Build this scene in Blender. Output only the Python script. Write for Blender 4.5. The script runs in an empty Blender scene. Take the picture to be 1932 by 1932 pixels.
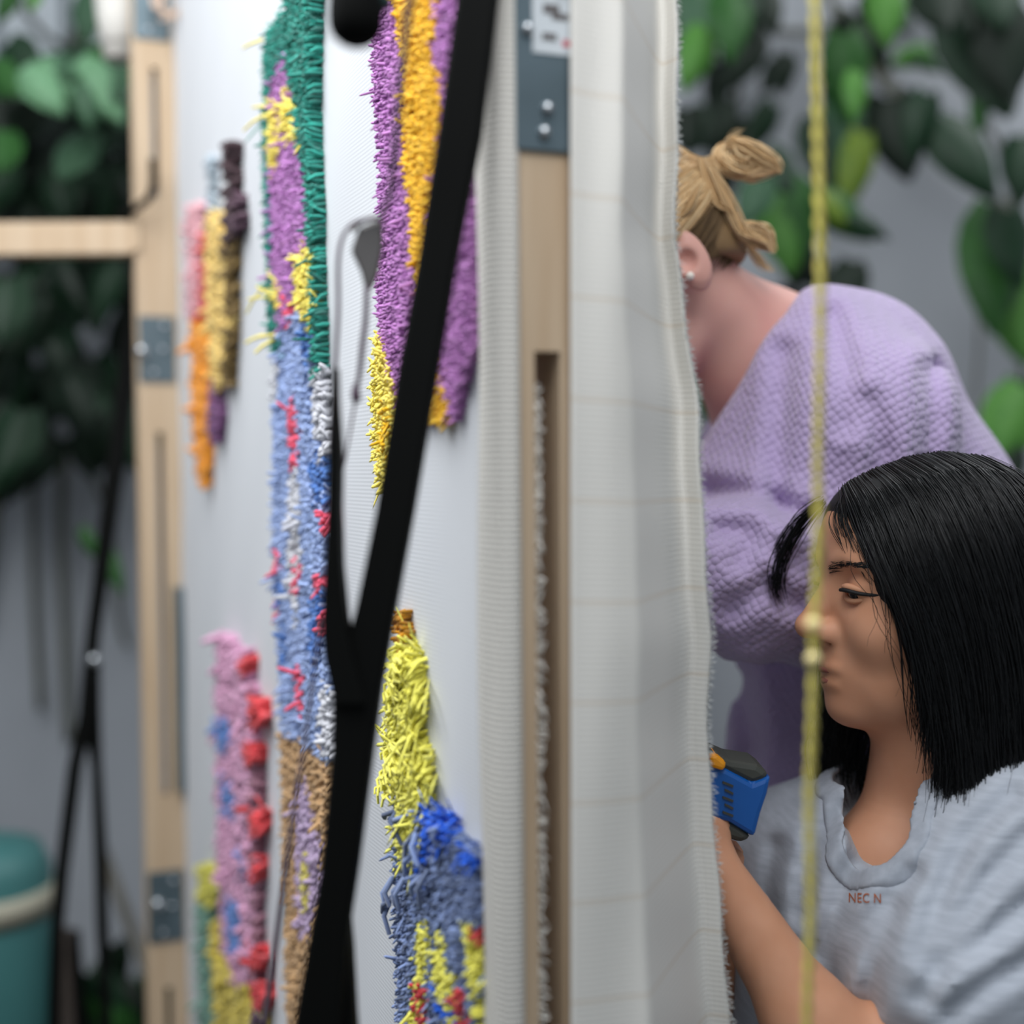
import bpy, bmesh, math, random
import numpy as np
from mathutils import Vector, Matrix, Euler
from mathutils.bvhtree import BVHTree

random.seed(7)
RNG = np.random.default_rng(7)
SC = bpy.context.scene
COL = SC.collection

# ------------------------------------------------------------------ camera
FPX, HALF = 2600.0, 966.0
cam_d = bpy.data.cameras.new('camera')
cam = bpy.data.objects.new('camera', cam_d)
COL.objects.link(cam)
cam.location = (0, 0, 1.25)
cam.rotation_euler = (Matrix.Rotation(math.radians(90 - 1.895), 3, 'X') @ Matrix.Rotation(math.radians(-0.45), 3, 'Z')).to_euler()
cam_d.sensor_width = 36
cam_d.sensor_fit = 'HORIZONTAL'
cam_d.lens = 36 * FPX / 1932
cam_d.clip_start = 0.02
cam_d.dof.use_dof = True
cam_d.dof.focus_distance = 1.03
cam_d.dof.aperture_fstop = cam_d.lens / 24.0
SC.camera = cam
CR = cam.rotation_euler.to_matrix()
CL = Vector(cam.location)

def at(px, py, Y):
    """point on the ray of photo pixel (px,py) at distance Y into the room"""
    d = CR @ Vector(((px - HALF) / FPX, (HALF - py) / FPX, -1))
    return CL + d * (Y / d.y)

# ------------------------------------------------------------------ light
world = bpy.data.worlds.new('overcast_sky')
SC.world = world
world.use_nodes = True
wb = world.node_tree.nodes['Background']
wb.inputs[0].default_value = (0.80, 0.90, 1.0, 1)
wb.inputs[1].default_value = 0.19

def area(name, loc, target, sx, sy, power, col):
    l = bpy.data.lights.new(name, 'AREA')
    l.shape = 'RECTANGLE'
    l.size, l.size_y, l.energy, l.color = sx, sy, power, col
    o = bpy.data.objects.new(name, l)
    COL.objects.link(o)
    o.location = loc
    o.rotation_euler = (Vector(target) - Vector(loc)).to_track_quat('-Z', 'Y').to_euler()
    return o
area('skylight', (-0.92, 0.92, 2.45), (-0.35, 1.05, 1.2), 1.3, 1.3, 17, (0.96, 0.985, 1.0))
area('front_fill', (0.02, 0.44, 2.20), (0.30, 1.2, 1.35), 1.0, 0.9, 7.0, (0.97, 0.98, 1.0))  # unseen fill lamp, added to brighten surfaces turned to the camera

area('rear_fill', (1.2, 2.25, 2.75), (0.9, 2.75, 1.2), 1.4, 0.8, 7.0, (0.97, 0.985, 1.0))  # area light added out of view to lift the right back wall

SC.view_settings.view_transform = 'Standard'
SC.view_settings.look = 'None'
SC.view_settings.gamma = 1
SC.view_settings.use_curve_mapping = False
SC.view_settings.exposure = 1.15

# ------------------------------------------------------------------ materials
def lin(c):
    return tuple((v / 255 / 12.92) if v / 255 <= 0.04045 else ((v / 255 + 0.055) / 1.055) ** 2.4 for v in c)

def mat(name, c, rough=0.7, c2=None, scale=8.0, stretch=(1, 1, 1), bump=0.0, bscale=None, metal=0.0, sheen=0.0,
        sss=0.0, attr=None, detail=3.0, spec=0.5, trans=0.0, bdist=0.002):
    m = bpy.data.materials.new(name)
    m.use_nodes = True
    nt = m.node_tree
    b = nt.nodes['Principled BSDF']
    b.inputs['Roughness'].default_value = rough
    b.inputs['Metallic'].default_value = metal
    b.inputs['Specular IOR Level'].default_value = spec
    if sheen:
        b.inputs['Sheen Weight'].default_value = sheen
        b.inputs['Sheen Roughness'].default_value = 0.6
    if sss:
        b.inputs['Subsurface Weight'].default_value = sss
        b.inputs['Subsurface Radius'].default_value = (0.01, 0.004, 0.002)
        b.inputs['Subsurface Scale'].default_value = 1.0
    if trans:
        b.inputs['Transmission Weight'].default_value = trans
    c1 = lin(c) + (1,)
    b.inputs['Base Color'].default_value = c1
    m.diffuse_color = c1
    if c2 is None and not bump and not attr:
        return m
    tc = nt.nodes.new('ShaderNodeTexCoord')
    mp = nt.nodes.new('ShaderNodeMapping')
    mp.inputs['Scale'].default_value = stretch
    nt.links.new(tc.outputs['Object'], mp.inputs['Vector'])
    nz = nt.nodes.new('ShaderNodeTexNoise')
    nz.inputs['Scale'].default_value = scale
    nz.inputs['Detail'].default_value = detail
    nt.links.new(mp.outputs[0], nz.inputs['Vector'])
    if c2 is not None:
        mx = nt.nodes.new('ShaderNodeMix')
        mx.data_type = 'RGBA'
        mx.inputs[6].default_value = c1
        mx.inputs[7].default_value = lin(c2) + (1,)
        if attr:
            at_ = nt.nodes.new('ShaderNodeAttribute')
            at_.attribute_name = attr
            nt.links.new(at_.outputs['Fac'], mx.inputs[0])
        else:
            rp = nt.nodes.new('ShaderNodeMapRange')
            rp.inputs[1].default_value = 0.3
            rp.inputs[2].default_value = 0.7
            nt.links.new(nz.outputs['Fac'], rp.inputs[0])
            nt.links.new(rp.outputs[0], mx.inputs[0])
        nt.links.new(mx.outputs[2], b.inputs['Base Color'])
    if bump:
        nb = nz
        if bscale:
            nb = nt.nodes.new('ShaderNodeTexNoise')
            nb.inputs['Scale'].default_value = bscale
            nb.inputs['Detail'].default_value = 3
            nt.links.new(mp.outputs[0], nb.inputs['Vector'])
        bp = nt.nodes.new('ShaderNodeBump')
        bp.inputs['Strength'].default_value = bump
        bp.inputs['Distance'].default_value = bdist
        nt.links.new(nb.outputs['Fac'], bp.inputs['Height'])
        nt.links.new(bp.outputs[0], b.inputs['Normal'])
    return m

def weave_mat(name, c, pu, pz, strength, lines=None, c_line=(200, 180, 150)):
    """woven cotton: sine weave relief in a UV map given in metres; faint coloured guide threads every `lines` metres"""
    m = mat(name, c, 0.9, sheen=0.1)
    nt = m.node_tree
    b = nt.nodes['Principled BSDF']
    uv = nt.nodes.new('ShaderNodeUVMap')
    sp = nt.nodes.new('ShaderNodeSeparateXYZ')
    nt.links.new(uv.outputs[0], sp.inputs[0])
    def M(op, a, b_=None):
        n = nt.nodes.new('ShaderNodeMath')
        n.operation = op
        for i, v in enumerate((a, b_)):
            if v is None:
                continue
            if isinstance(v, (int, float)):
                n.inputs[i].default_value = v
            else:
                nt.links.new(v, n.inputs[i])
        return n.outputs[0]
    su = M('SINE', M('MULTIPLY', sp.outputs[0], 2 * math.pi / pu))
    sz = M('SINE', M('MULTIPLY', sp.outputs[1], 2 * math.pi / pz))
    h = M('ADD', M('MULTIPLY', su, 0.35), sz)
    bp = nt.nodes.new('ShaderNodeBump')
    bp.inputs['Strength'].default_value = strength
    bp.inputs['Distance'].default_value = 0.0008
    nt.links.new(h, bp.inputs['Height'])
    nt.links.new(bp.outputs[0], b.inputs['Normal'])
    if lines:
        fr = M('FRACT', M('DIVIDE', sp.outputs[1], lines))
        k = M('LESS_THAN', fr, 0.055)
        mx = nt.nodes.new('ShaderNodeMix')
        mx.data_type = 'RGBA'
        mx.inputs[6].default_value = lin(c) + (1,)
        mx.inputs[7].default_value = lin(c_line) + (1,)
        nt.links.new(k, mx.inputs[0])
        nt.links.new(mx.outputs[2], b.inputs['Base Color'])
    return m

# ------------------------------------------------------------------ object helpers
def np_mesh(name, V, F, uv=None, attr=None, smooth=False):
    """V (n,3); F list of arrays of faces with equal side count"""
    me = bpy.data.meshes.new(name)
    V = np.asarray(V, dtype=np.float32)
    if not isinstance(F, list):
        F = [F]
    F = [np.asarray(f, dtype=np.int32) for f in F if len(f)]
    loops = np.concatenate([f.ravel() for f in F])
    tot = np.concatenate([np.full(len(f), f.shape[1], dtype=np.int32) for f in F])
    start = np.concatenate([[0], np.cumsum(tot)[:-1]]).astype(np.int32)
    me.vertices.add(len(V))
    me.vertices.foreach_set('co', V.ravel())
    me.loops.add(len(loops))
    me.loops.foreach_set('vertex_index', loops)
    me.polygons.add(len(tot))
    me.polygons.foreach_set('loop_start', start)
    me.polygons.foreach_set('loop_total', tot)
    me.polygons.foreach_set('use_smooth', np.full(len(tot), bool(smooth)))
    me.update(calc_edges=True)
    if uv is not None:
        ul = me.uv_layers.new(name='UVMap')
        ul.data.foreach_set('uv', np.asarray(uv, dtype=np.float32)[loops].ravel())
    if attr is not None:
        a = me.attributes.new('rnd', 'FLOAT', 'POINT')
        a.data.foreach_set('value', np.asarray(attr, dtype=np.float32))
    return me

def link(name, me, m=None, parent=None, kind=None, label=None, cat=None, group=None):
    o = bpy.data.objects.new(name, me)
    COL.objects.link(o)
    if m is not None and me is not None and not me.materials:
        me.materials.append(m)
    if parent is not None:
        o.parent = parent
        o.matrix_parent_inverse = Matrix.Translation(-Vector(parent.location)) if parent.type == 'EMPTY' and parent.parent is None else Matrix.Identity(4)
    for k, v in (('kind', kind), ('label', label), ('category', cat), ('group', group)):
        if v:
            o[k] = v
    return o

def thing(name, label, cat, loc=(0, 0, 0), group=None):
    o = bpy.data.objects.new(name, None)
    COL.objects.link(o)
    o.location = loc
    o.empty_display_size = 0.05
    o['label'] = label
    o['category'] = cat
    if group:
        o['group'] = group
    return o

BOXF = np.array([[0, 3, 2, 1], [4, 5, 6, 7], [0, 1, 5, 4], [1, 2, 6, 5], [2, 3, 7, 6], [3, 0, 4, 7]])
def obox_v(o, ax, ay, az):
    """box from corner o with edge vectors"""
    o, ax, ay, az = (np.array(v, float) for v in (o, ax, ay, az))
    v = [o, o + ax, o + ax + ay, o + ay]
    V = np.array(v + [p + az for p in v])
    if np.dot(np.cross(ax, ay), az) < 0:
        V = V[[3, 2, 1, 0, 7, 6, 5, 4]]
    return V

def join(parts):
    Vs, Fs, n = [], {}, 0
    for V, F in parts:
        V = np.asarray(V, float)
        for f in (F if isinstance(F, list) else [F]):
            f = np.asarray(f)
            Fs.setdefault(f.shape[1], []).append(f + n)
        Vs.append(V)
        n += len(V)
    return np.concatenate(Vs), [np.concatenate(v) for v in Fs.values()]

def boxes(name, lst, m, parent=None, bevel=0.0, **kw):
    V, F = join([(obox_v(*b), BOXF) for b in lst])
    o = link(name, np_mesh(name, V, F), m, parent, **kw)
    if bevel:
        md = o.modifiers.new('bevel', 'BEVEL')
        md.width = bevel
        md.segments = 2
        md.limit_method = 'ANGLE'
    return o

def spline(pts, n):
    """Catmull-Rom through pts, n samples"""
    P = np.asarray(pts, float)
    if len(P) == 2:
        t = np.linspace(0, 1, n)[:, None]
        return P[0] * (1 - t) + P[1] * t
    Q = np.vstack([2 * P[0] - P[1], P, 2 * P[-1] - P[-2]])
    t = np.linspace(0, len(P) - 1 - 1e-9, n)
    i = t.astype(int)
    f = (t - i)[:, None]
    a, b, c, d = Q[i], Q[i + 1], Q[i + 2], Q[i + 3]
    return 0.5 * (2 * b + (c - a) * f + (2 * a - 5 * b + 4 * c - d) * f ** 2 + (3 * b - a - 3 * c + d) * f ** 3)

def tube_vf(path, rad, sides=8, flat=1.0, caps=True, ref=(0, 1, 0.02)):
    P = np.asarray(path, float)
    n = len(P)
    r = np.full(n, rad) if np.isscalar(rad) else np.interp(np.linspace(0, 1, n), np.linspace(0, 1, len(rad)), rad)
    T = np.gradient(P, axis=0)
    T /= np.linalg.norm(T, axis=1)[:, None] + 1e-12
    ref = np.array(ref, float)
    A = np.cross(T, ref)
    A /= np.linalg.norm(A, axis=1)[:, None] + 1e-12
    B = np.cross(A, T)
    ang = np.linspace(0, 2 * np.pi, sides, endpoint=False)
    V = (P[:, None] + r[:, None, None] * (np.cos(ang)[None, :, None] * A[:, None] + flat * np.sin(ang)[None, :, None] * B[:, None])).reshape(-1, 3)
    i, j = np.meshgrid(np.arange(n - 1), np.arange(sides), indexing='ij')
    k = (j + 1) % sides
    F = np.stack([i * sides + j, i * sides + k, (i + 1) * sides + k, (i + 1) * sides + j], -1).reshape(-1, 4)
    out = [F]
    if caps:
        V = np.vstack([V, P[0], P[-1]])
        s = np.arange(sides)
        out.append(np.vstack([np.stack([(s + 1) % sides, s, np.full(sides, n * sides)], 1),
                              np.stack([(n - 1) * sides + s, (n - 1) * sides + (s + 1) % sides, np.full(sides, n * sides + 1)], 1)]))
    return V, out

def tube(name, pts, rad, m, parent=None, sides=10, n=None, flat=1.0, ref=(0, 1, 0.02), smooth=True, **kw):
    path = spline([tuple(p) for p in pts], n or max(2, len(pts) * 6)) if len(pts) > 2 else np.array([tuple(p) for p in pts])
    V, F = tube_vf(path, rad, sides, flat, ref=ref)
    return link(name, np_mesh(name, V, F, smooth=smooth), m, parent, **kw)

def strands(name, paths, r0, m, parent=None, taper=(1, 1, 0.25), sides=3, **kw):
    """many thin yarns / hairs in one mesh; paths (k,n,3)"""
    P = np.asarray(paths, float)
    k, n = P.shape[:2]
    r = np.interp(np.linspace(0, 1, n), np.linspace(0, 1, len(taper)), taper)
    r0 = np.broadcast_to(np.asarray(r0, float), (k,))
    T = np.gradient(P, axis=1)
    T /= np.linalg.norm(T, axis=2)[..., None] + 1e-12
    ref = RNG.normal(size=(k, 1, 3))
    A = np.cross(T, ref)
    A /= np.linalg.norm(A, axis=2)[..., None] + 1e-12
    B = np.cross(A, T)
    ang = np.linspace(0, 2 * np.pi, sides, endpoint=False)
    V = P[:, :, None] + (r0[:, None] * r[None])[..., None, None] * (np.cos(ang)[None, None, :, None] * A[:, :, None] + np.sin(ang)[None, None, :, None] * B[:, :, None])
    V = V.reshape(-1, 3)
    kk, i, j = np.meshgrid(np.arange(k), np.arange(n - 1), np.arange(sides), indexing='ij')
    q = (j + 1) % sides
    b = kk * n * sides
    F = np.stack([b + i * sides + j, b + i * sides + q, b + (i + 1) * sides + q, b + (i + 1) * sides + j], -1).reshape(-1, 4)
    rnd = np.repeat(RNG.random(k), n * sides)
    return link(name, np_mesh(name, V, F, attr=rnd, smooth=True), m, parent, **kw)

def ball_vf(c, r, seg=12, rings=8, sc=(1, 1, 1)):
    th = np.linspace(0, np.pi, rings + 1)
    ph = np.linspace(0, 2 * np.pi, seg, endpoint=False)
    T, Pp = np.meshgrid(th, ph, indexing='ij')
    V = np.stack([np.sin(T) * np.cos(Pp), np.sin(T) * np.sin(Pp), np.cos(T)], -1).reshape(-1, 3) * r * np.array(sc) + np.array(c)
    i, j = np.meshgrid(np.arange(rings), np.arange(seg), indexing='ij')
    k = (j + 1) % seg
    F = np.stack([i * seg + j, (i + 1) * seg + j, (i + 1) * seg + k, i * seg + k], -1).reshape(-1, 4)
    return V, F

def lathe(name, prof, centre, m, parent=None, seg=24, **kw):
    """prof list of (r,z)"""
    P = np.array(prof, float)
    n = len(P)
    ph = np.linspace(0, 2 * np.pi, seg, endpoint=False)
    V = np.stack([P[:, 0, None] * np.cos(ph), P[:, 0, None] * np.sin(ph), np.repeat(P[:, 1, None], seg, 1)], -1).reshape(-1, 3) + np.array(centre)
    i, j = np.meshgrid(np.arange(n - 1), np.arange(seg), indexing='ij')
    k = (j + 1) % seg
    F = np.stack([i * seg + j, i * seg + k, (i + 1) * seg + k, (i + 1) * seg + j], -1).reshape(-1, 4)
    return link(name, np_mesh(name, V, F, smooth=True), m, parent, **kw)

# ------------------------------------------------------------------ the place
M_wall = mat('painted_plaster', (174, 178, 184), 0.9, (162, 166, 172), 1.6, bump=0.15, bscale=25)
M_floor = mat('concrete', (66, 64, 60), 0.85, (56, 54, 50), 3, bump=0.2, bscale=30)
WY = 3.05
boxes('wall_back', [((-2.4, WY, 0), (4.8, 0, 0), (0, 0.15, 0), (0, 0, 2.9))], M_wall, kind='structure')
boxes('wall_left', [((-2.4, -1.6, 0), (-0.15, 0, 0), (0, WY + 1.75, 0), (0, 0, 2.9))], M_wall, kind='structure')
boxes('wall_right', [((2.4, -1.6, 0), (0.15, 0, 0), (0, WY + 1.75, 0), (0, 0, 2.9))], M_wall, kind='structure')
boxes('floor', [((-2.4, -1.6, -0.1), (4.8, 0, 0), (0, WY + 1.6, 0), (0, 0, 0.1))], M_floor, kind='structure')

# high window at the top left: pale panes held by thin bars
M_bar = mat('grey_window_bar', (120, 130, 134), 0.6)
M_pane = mat('frosted_pane', (232, 238, 242), 0.35, (222, 230, 236), 3)
w0, w1 = at(-260, -260, WY), at(255, 108, WY)
win = boxes('window_1', [((w0.x - .04, WY, w1.z - .04), (w1.x - w0.x + .08, 0, 0), (0, -.02, 0), (0, 0, .04)),
                         ((w0.x - .04, WY, w0.z), (w1.x - w0.x + .08, 0, 0), (0, -.02, 0), (0, 0, .04)),
                         ((w1.x, WY, w1.z), (.04, 0, 0), (0, -.02, 0), (0, 0, w0.z - w1.z)),
                         ((w0.x - .04, WY, w1.z), (.04, 0, 0), (0, -.02, 0), (0, 0, w0.z - w1.z))], M_bar, kind='structure')
nx = 4
dx = (w1.x - w0.x) / nx
for i in range(nx):
    boxes('pane', [((w0.x + i * dx + .008, WY, w1.z), (dx - .016, 0, 0), (0, -.008, 0), (0, 0, w0.z - w1.z))], M_pane, win)
    if i:
        boxes('glazing_bar', [((w0.x + i * dx - .008, WY, w1.z), (.016, 0, 0), (0, -.016, 0), (0, 0, w0.z - w1.z))], M_bar, win)

# ------------------------------------------------------------------ tufting frame and cloth
D = np.array([-0.37, 0.929, 0.0])
D /= np.linalg.norm(D)
N = np.array([-D[1], D[0], 0.0])            # towards the pile side (left / camera)
R_ = -N
A0 = np.array([-0.0009, 0.785, 0.0])
UL = 1.27
def cpt(u, z, off=0.0):
    p = A0 + D * u + N * off
    return np.array([p[0], p[1], z])
def uz(px, py, off=0.0):
    """cloth coordinates of the photo pixel on the plane `off` in front of the cloth"""
    d = np.array(CR @ Vector(((px - HALF) / FPX, (HALF - py) / FPX, -1)))
    o = np.array(CL)
    t = np.dot(A0 + N * off - o, N) / np.dot(d, N)
    p = o + d * t
    return np.dot(p - A0, D), p[2]

M_wood = mat('pine', (196, 174, 147), 0.6, (183, 157, 127), 12, stretch=(6, 6, 0.4), bump=0.05)
M_steel = mat('galvanised_steel', (110, 126, 134), 0.42, (92, 106, 112), 14, metal=0.75)
M_screw = mat('bright_screw', (190, 194, 198), 0.3, metal=0.9)
M_cloth = weave_mat('monks_cloth', (199, 201, 205), 0.005, 0.0030, 0.07)
M_flap = weave_mat('monks_cloth_margin', (222, 219, 212), 0.004, 0.0035, 0.09, lines=0.0585, c_line=(217, 210, 199))
M_black = mat('black_painted_metal', (8, 9, 8), 0.7, spec=0.1)
M_rubber = mat('black_rubber', (7, 8, 7), 0.8, spec=0.1)

frame = thing('cloth_stretcher', 'tall pine stretcher frame with slotted uprights and steel joining plates', 'frame', (0.0, 1.4, 0))

def zat(px, py, Y):
    return at(px, py, Y).z

def upright(name, corner, wdir, w, dep, z0, z1, s0, s1, slots):
    """slotted pine upright: two stiles and the solid lengths between the slots"""
    c = np.array(corner, float)
    wd = np.array(wdir, float)
    L = [((c[0], c[1], z0), wd * s0, D * dep, (0, 0, z1 - z0)),
         (tuple(c[:2] + wd[:2] * s1) + (z0,), wd * (w - s1), D * dep, (0, 0, z1 - z0))]
    zs = [z0] + [v for s in slots for v in s] + [z1]
    for a, b in zip(zs[::2], zs[1::2]):
        L.append((tuple(c[:2] + wd[:2] * s0) + (a,), wd * (s1 - s0), D * dep, (0, 0, b - a)))
    return boxes(name, L, M_wood, frame)

PW = 0.0425
zs0 = zat(1030, 662, 0.79)
post_n = upright('upright', A0, R_, PW, 0.046, 0.0, 2.03, 0.0155, 0.0315, [(0.35, zs0)])
# far upright stands proud of the cloth on the pile side
Yf = 1.955
cf = A0 + D * UL
zf = lambda py: zat(300, py, Yf)
FW = 0.058
post_f = upright('upright', cf + N * 0.0, N, FW, 0.030, 0.0, 2.15, 0.024, 0.0335,
                 [(0.12, zf(1862)), (zf(1502), zf(815)), (zf(372), zf(127))])
# rails joining the uprights (above and below the picture)
boxes('rail', [(tuple(cpt(0.046, 1.975)), D * (UL - .046), R_ * 0.04, (0, 0, 0.05))], M_wood, frame)
boxes('rail', [(tuple(cpt(0.046, 0.27)), D * (UL - .046), R_ * 0.04, (0, 0, 0.05))], M_wood, frame)
# cross arm running left from the far upright
e0 = at(252, 448, 1.945)
zb0, zb1 = zat(200, 479, 1.945), zat(200, 417, 1.945)
boxes('cross_arm', [((e0.x - 1.05, 1.945, zb0), (1.05, 0, 0), (0, .035, 0), (0, 0, zb1 - zb0))], M_wood, frame, bevel=.002)
boxes('arm_block', [((e0.x - .001, 1.940, zb0 + .004), (.012, 0, 0), (0, .03, 0), (0, 0, zb1 - zb0 - .004))], M_wood, frame, bevel=.002)

def plate(o, wd, w, z0, z1, screws, dirn, name='joining_plate', lab=None):
    o = np.array(o, float)
    p = boxes(name, [((o[0], o[1], z0), np.array(wd) * w, np.array(dirn) * .0025, (0, 0, z1 - z0))], M_steel, frame, bevel=.0008, label=lab)
    for fx, fz in screws:
        c = o + np.array(wd) * w * fx + np.array(dirn) * .0035
        V, F = ball_vf((c[0], c[1], z0 + (z1 - z0) * fz), .0038, 10, 6, (1, 1, 1))
        s = link('screw', np_mesh('screw', V, F, smooth=True), M_screw, p)
    return p
# near plate at the top of the near upright
zp = zat(1030, 285, 0.79)
pn = plate(A0 + R_ * .001, R_, PW - .002, zp, zp + .15, [(.55, .16), (.5, .07), (.25, .45), (.75, .62)], -D)
# paper sticker with grey print and a red dot on the near plate
M_paper = mat('pale_sticker', (196, 202, 206), 0.7)
M_ink = mat('grey_ink', (96, 92, 92), 0.8)
M_red_ink = mat('red_ink', (190, 70, 84), 0.8)
so = A0 + R_ * .0145 - D * .0027
zst = zat(1050, 95, 0.785)
st = boxes('sticker', [((so[0], so[1], zst), R_ * .0265, -D * .0004, (0, 0, .06))], M_paper, pn)
for (fx, z, w, h, mm) in ((.25, .0225, .010, .0055, M_ink), (.45, .0195, .010, .004, M_ink), (.22, .0075, .009, .004, M_ink), (.70, .005, .0045, .0035, M_red_ink)):
    c = so + R_ * .0265 * fx - D * .0005
    boxes('print_mark', [((c[0], c[1], zst + z), R_ * w, -D * .0002, (0, 0, h))], mm, st)
# far plates
for ya, yb in ((722, 597), (1776, 1642), (76, -40)):
    plate(cf + N * .006, N, FW - .008, zf(ya), zf(yb), [(.3, .85), (.6, .15), (.35, .5)], -D)
for py in (662, 1706):                       # round bolt heads at the left edge of the far plates
    c = at(268 if py < 1000 else 298, py, Yf - .02)
    V, F = ball_vf(c, .0085, 14, 8)
    link('bolt_head', np_mesh('bolt_head', V, F, smooth=True), M_screw, frame)
# steel strip between far upright and cloth
cs = cf - D * .02 + N * .002
boxes('steel_strip', [((cs[0], cs[1], zf(1490)), N * .012, D * .02, (0, 0, zf(1108) - zf(1490)))], M_steel, frame)
# thin black strap where the arm meets the upright
tube('strap', [at(288, 300, 1.93), at(289, 345, 1.93), at(281, 372, 1.925), at(266, 386, 1.925), at(248, 398, 1.93), at(225, 404, 1.98)], .0052, M_rubber, frame, sides=8)

cloth = thing('monks_cloth', 'white cotton cloth stretched on the frame with tufted yarn motifs', 'cloth', (-.2, 1.3, 0.3))
# stretched panel (thin, slightly uneven)
def cloth_panel():
    us = np.concatenate([np.linspace(0.024, 0.10, 12), np.linspace(0.11, UL - .002, 60)])
    zs = np.linspace(0.30, 2.02, 110)
    U, Z = np.meshgrid(us, zs, indexing='ij')
    off = 0.0015 + 0.0012 * np.sin(U * 9 + Z * 4) + 0.0008 * np.sin(Z * 23 + U * 31)
    off = np.where(U < 0.03, 0.0015, off)
    P = A0[None, None] + D * U[..., None] + N * off[..., None]
    P[..., 2] = Z
    n, m_ = U.shape
    V = np.concatenate([P.reshape(-1, 3), (P - N * .0012).reshape(-1, 3)])
    i, j = np.meshgrid(np.arange(n - 1), np.arange(m_ - 1), indexing='ij')
    q = np.stack([i * m_ + j, i * m_ + j + 1, (i + 1) * m_ + j + 1, (i + 1) * m_ + j], -1).reshape(-1, 4)
    uv = np.tile(np.stack([U.ravel(), Z.ravel()], 1), (2, 1))
    return np_mesh('stretched_panel', V, [np.concatenate([q, q[:, ::-1] + n * m_])], uv=uv, smooth=True)
link('stretched_panel', cloth_panel(), M_cloth, cloth)
# doubled margin wrapped round the near upright
def wrap_strip():
    prof = [(0.034, .004), (0.030, .0085), (0.018, .009), (0.006, .0085), (-0.0015, .005), (-0.003, -.002), (-.002, -.006), (0.0, -.005)]
    zs = np.linspace(.30, 2.02, 70)
    V = np.array([cpt(u, z, o + .0015 * math.sin(z * 17 + i)) if i < 4 else cpt(u, z, o) for z in zs for i, (u, o) in enumerate(prof)])
    k = len(prof)
    i, j = np.meshgrid(np.arange(len(zs) - 1), np.arange(k - 1), indexing='ij')
    F = np.stack([i * k + j, i * k + j + 1, (i + 1) * k + j + 1, (i + 1) * k + j], -1).reshape(-1, 4)
    uv = np.array([(u * 3, z) for z in zs for u, o in prof])
    return np_mesh('wrapped_margin', V, F, uv=uv, smooth=True)
link('wrapped_margin', wrap_strip(), weave_mat('margin_plain', (206, 202, 194), .004, .0035, .25), cloth)
# loose flap hanging to the right behind the near upright
EDGE = [(-150, 1268), (0, 1274), (150, 1276), (280, 1275), (450, 1272), (600, 1291), (750, 1314), (1000, 1326), (1200, 1340), (1400, 1334), (1600, 1350), (1750, 1361), (1932, 1376), (2300, 1392)]
def flap():
    rows = np.linspace(-150, 2300, 70)
    cols = np.linspace(0, 1, 34)
    ex = np.interp(rows, [e[0] for e in EDGE], [e[1] for e in EDGE]) + 1.8 * np.sin(rows / 37.0)
    V, uv = [], []
    for r, py in enumerate(rows):
        s = 0
        prev = None
        for c in cols:
            f = c
            px = 1078 + (ex[r] - 1078) * f
            Y = 0.792 + 0.030 * f + 0.15 * max(0, min(f, .86) - .5) / .45 * (1 if f < .8 else 1)
            if f > .80:
                Y -= (f - .80) * 0.10
            Y += .006 * math.sin(f * 9 + py / 400.0) * f + .004 * math.sin(py / 130.0 + f * 3) * f
            p = at(px, py, Y)
            if prev is not None:
                s += (Vector((p.x, p.y, 0)) - Vector((prev.x, prev.y, 0))).length
            prev = p
            V.append(tuple(p))
            uv.append((s, p.z + .004 * f))
    k = len(cols)
    i, j = np.meshgrid(np.arange(len(rows) - 1), np.arange(k - 1), indexing='ij')
    F = np.stack([i * k + j, (i + 1) * k + j, (i + 1) * k + j + 1, i * k + j + 1], -1).reshape(-1, 4)
    return np_mesh('loose_margin', np.array(V), F, uv=np.array(uv), smooth=True), np.array(V).reshape(len(rows), k, 3)
fm, FV = flap()
fo = link('loose_margin', fm, M_flap, cloth)
md = fo.modifiers.new('solid', 'SOLIDIFY'); md.thickness = .0015
# frayed threads along the free edge
paths = []
ev = spline(FV[:, -1], 420)
for p in ev:
    for q in range(2):
        d = np.array([RNG.uniform(.001, .005), RNG.normal(0, .0015), RNG.normal(0, .0015)])
        paths.append([p, p + d * .5, p + d + np.array([0, 0, RNG.normal(0, .0008)])])
strands('frayed_edge', paths, .00035, mat('loose_thread', (206, 208, 206), .9), cloth, kind='stuff')
# frayed cloth edge showing inside the slot of the near upright
paths = []
zz = 0.4
while zz < zs0 - .02:
    b = A0 + R_ * (.0165 + RNG.normal(0, .0006)) + D * .004
    b = np.array([b[0], b[1], zz])
    e = b + R_ * RNG.uniform(.002, .006) - D * RNG.uniform(0, .004)
    paths.append([b, (b + e) / 2 + np.array([0, 0, RNG.normal(0, .002)]), e + np.array([0, 0, RNG.normal(0, .003)])])
    zz += RNG.uniform(.0008, .003)
strands('frayed_edge', paths, .0011, mat('loose_cotton', (226, 222, 214), .9), cloth, kind='stuff')
# ------------------------------------------------------------------ tufted pile
def pip(poly, x, y):
    n = len(poly)
    ins = np.zeros(x.shape, bool)
    j = n - 1
    for i in range(n):
        xi, yi = poly[i]
        xj, yj = poly[j]
        c = ((yi > y) != (yj > y)) & (x < (xj - xi) * (y - yi) / (yj - yi + 1e-15) + xi)
        ins ^= c
        j = i
    return ins

WOOL = {}
def wool(name, c, k=0.72):
    if name not in WOOL:
        WOOL[name] = mat('wool_' + name, c, 0.95, tuple(int(v * k) for v in c), attr='rnd', sheen=0.25, spec=0.1)
    return WOOL[name]

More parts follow.
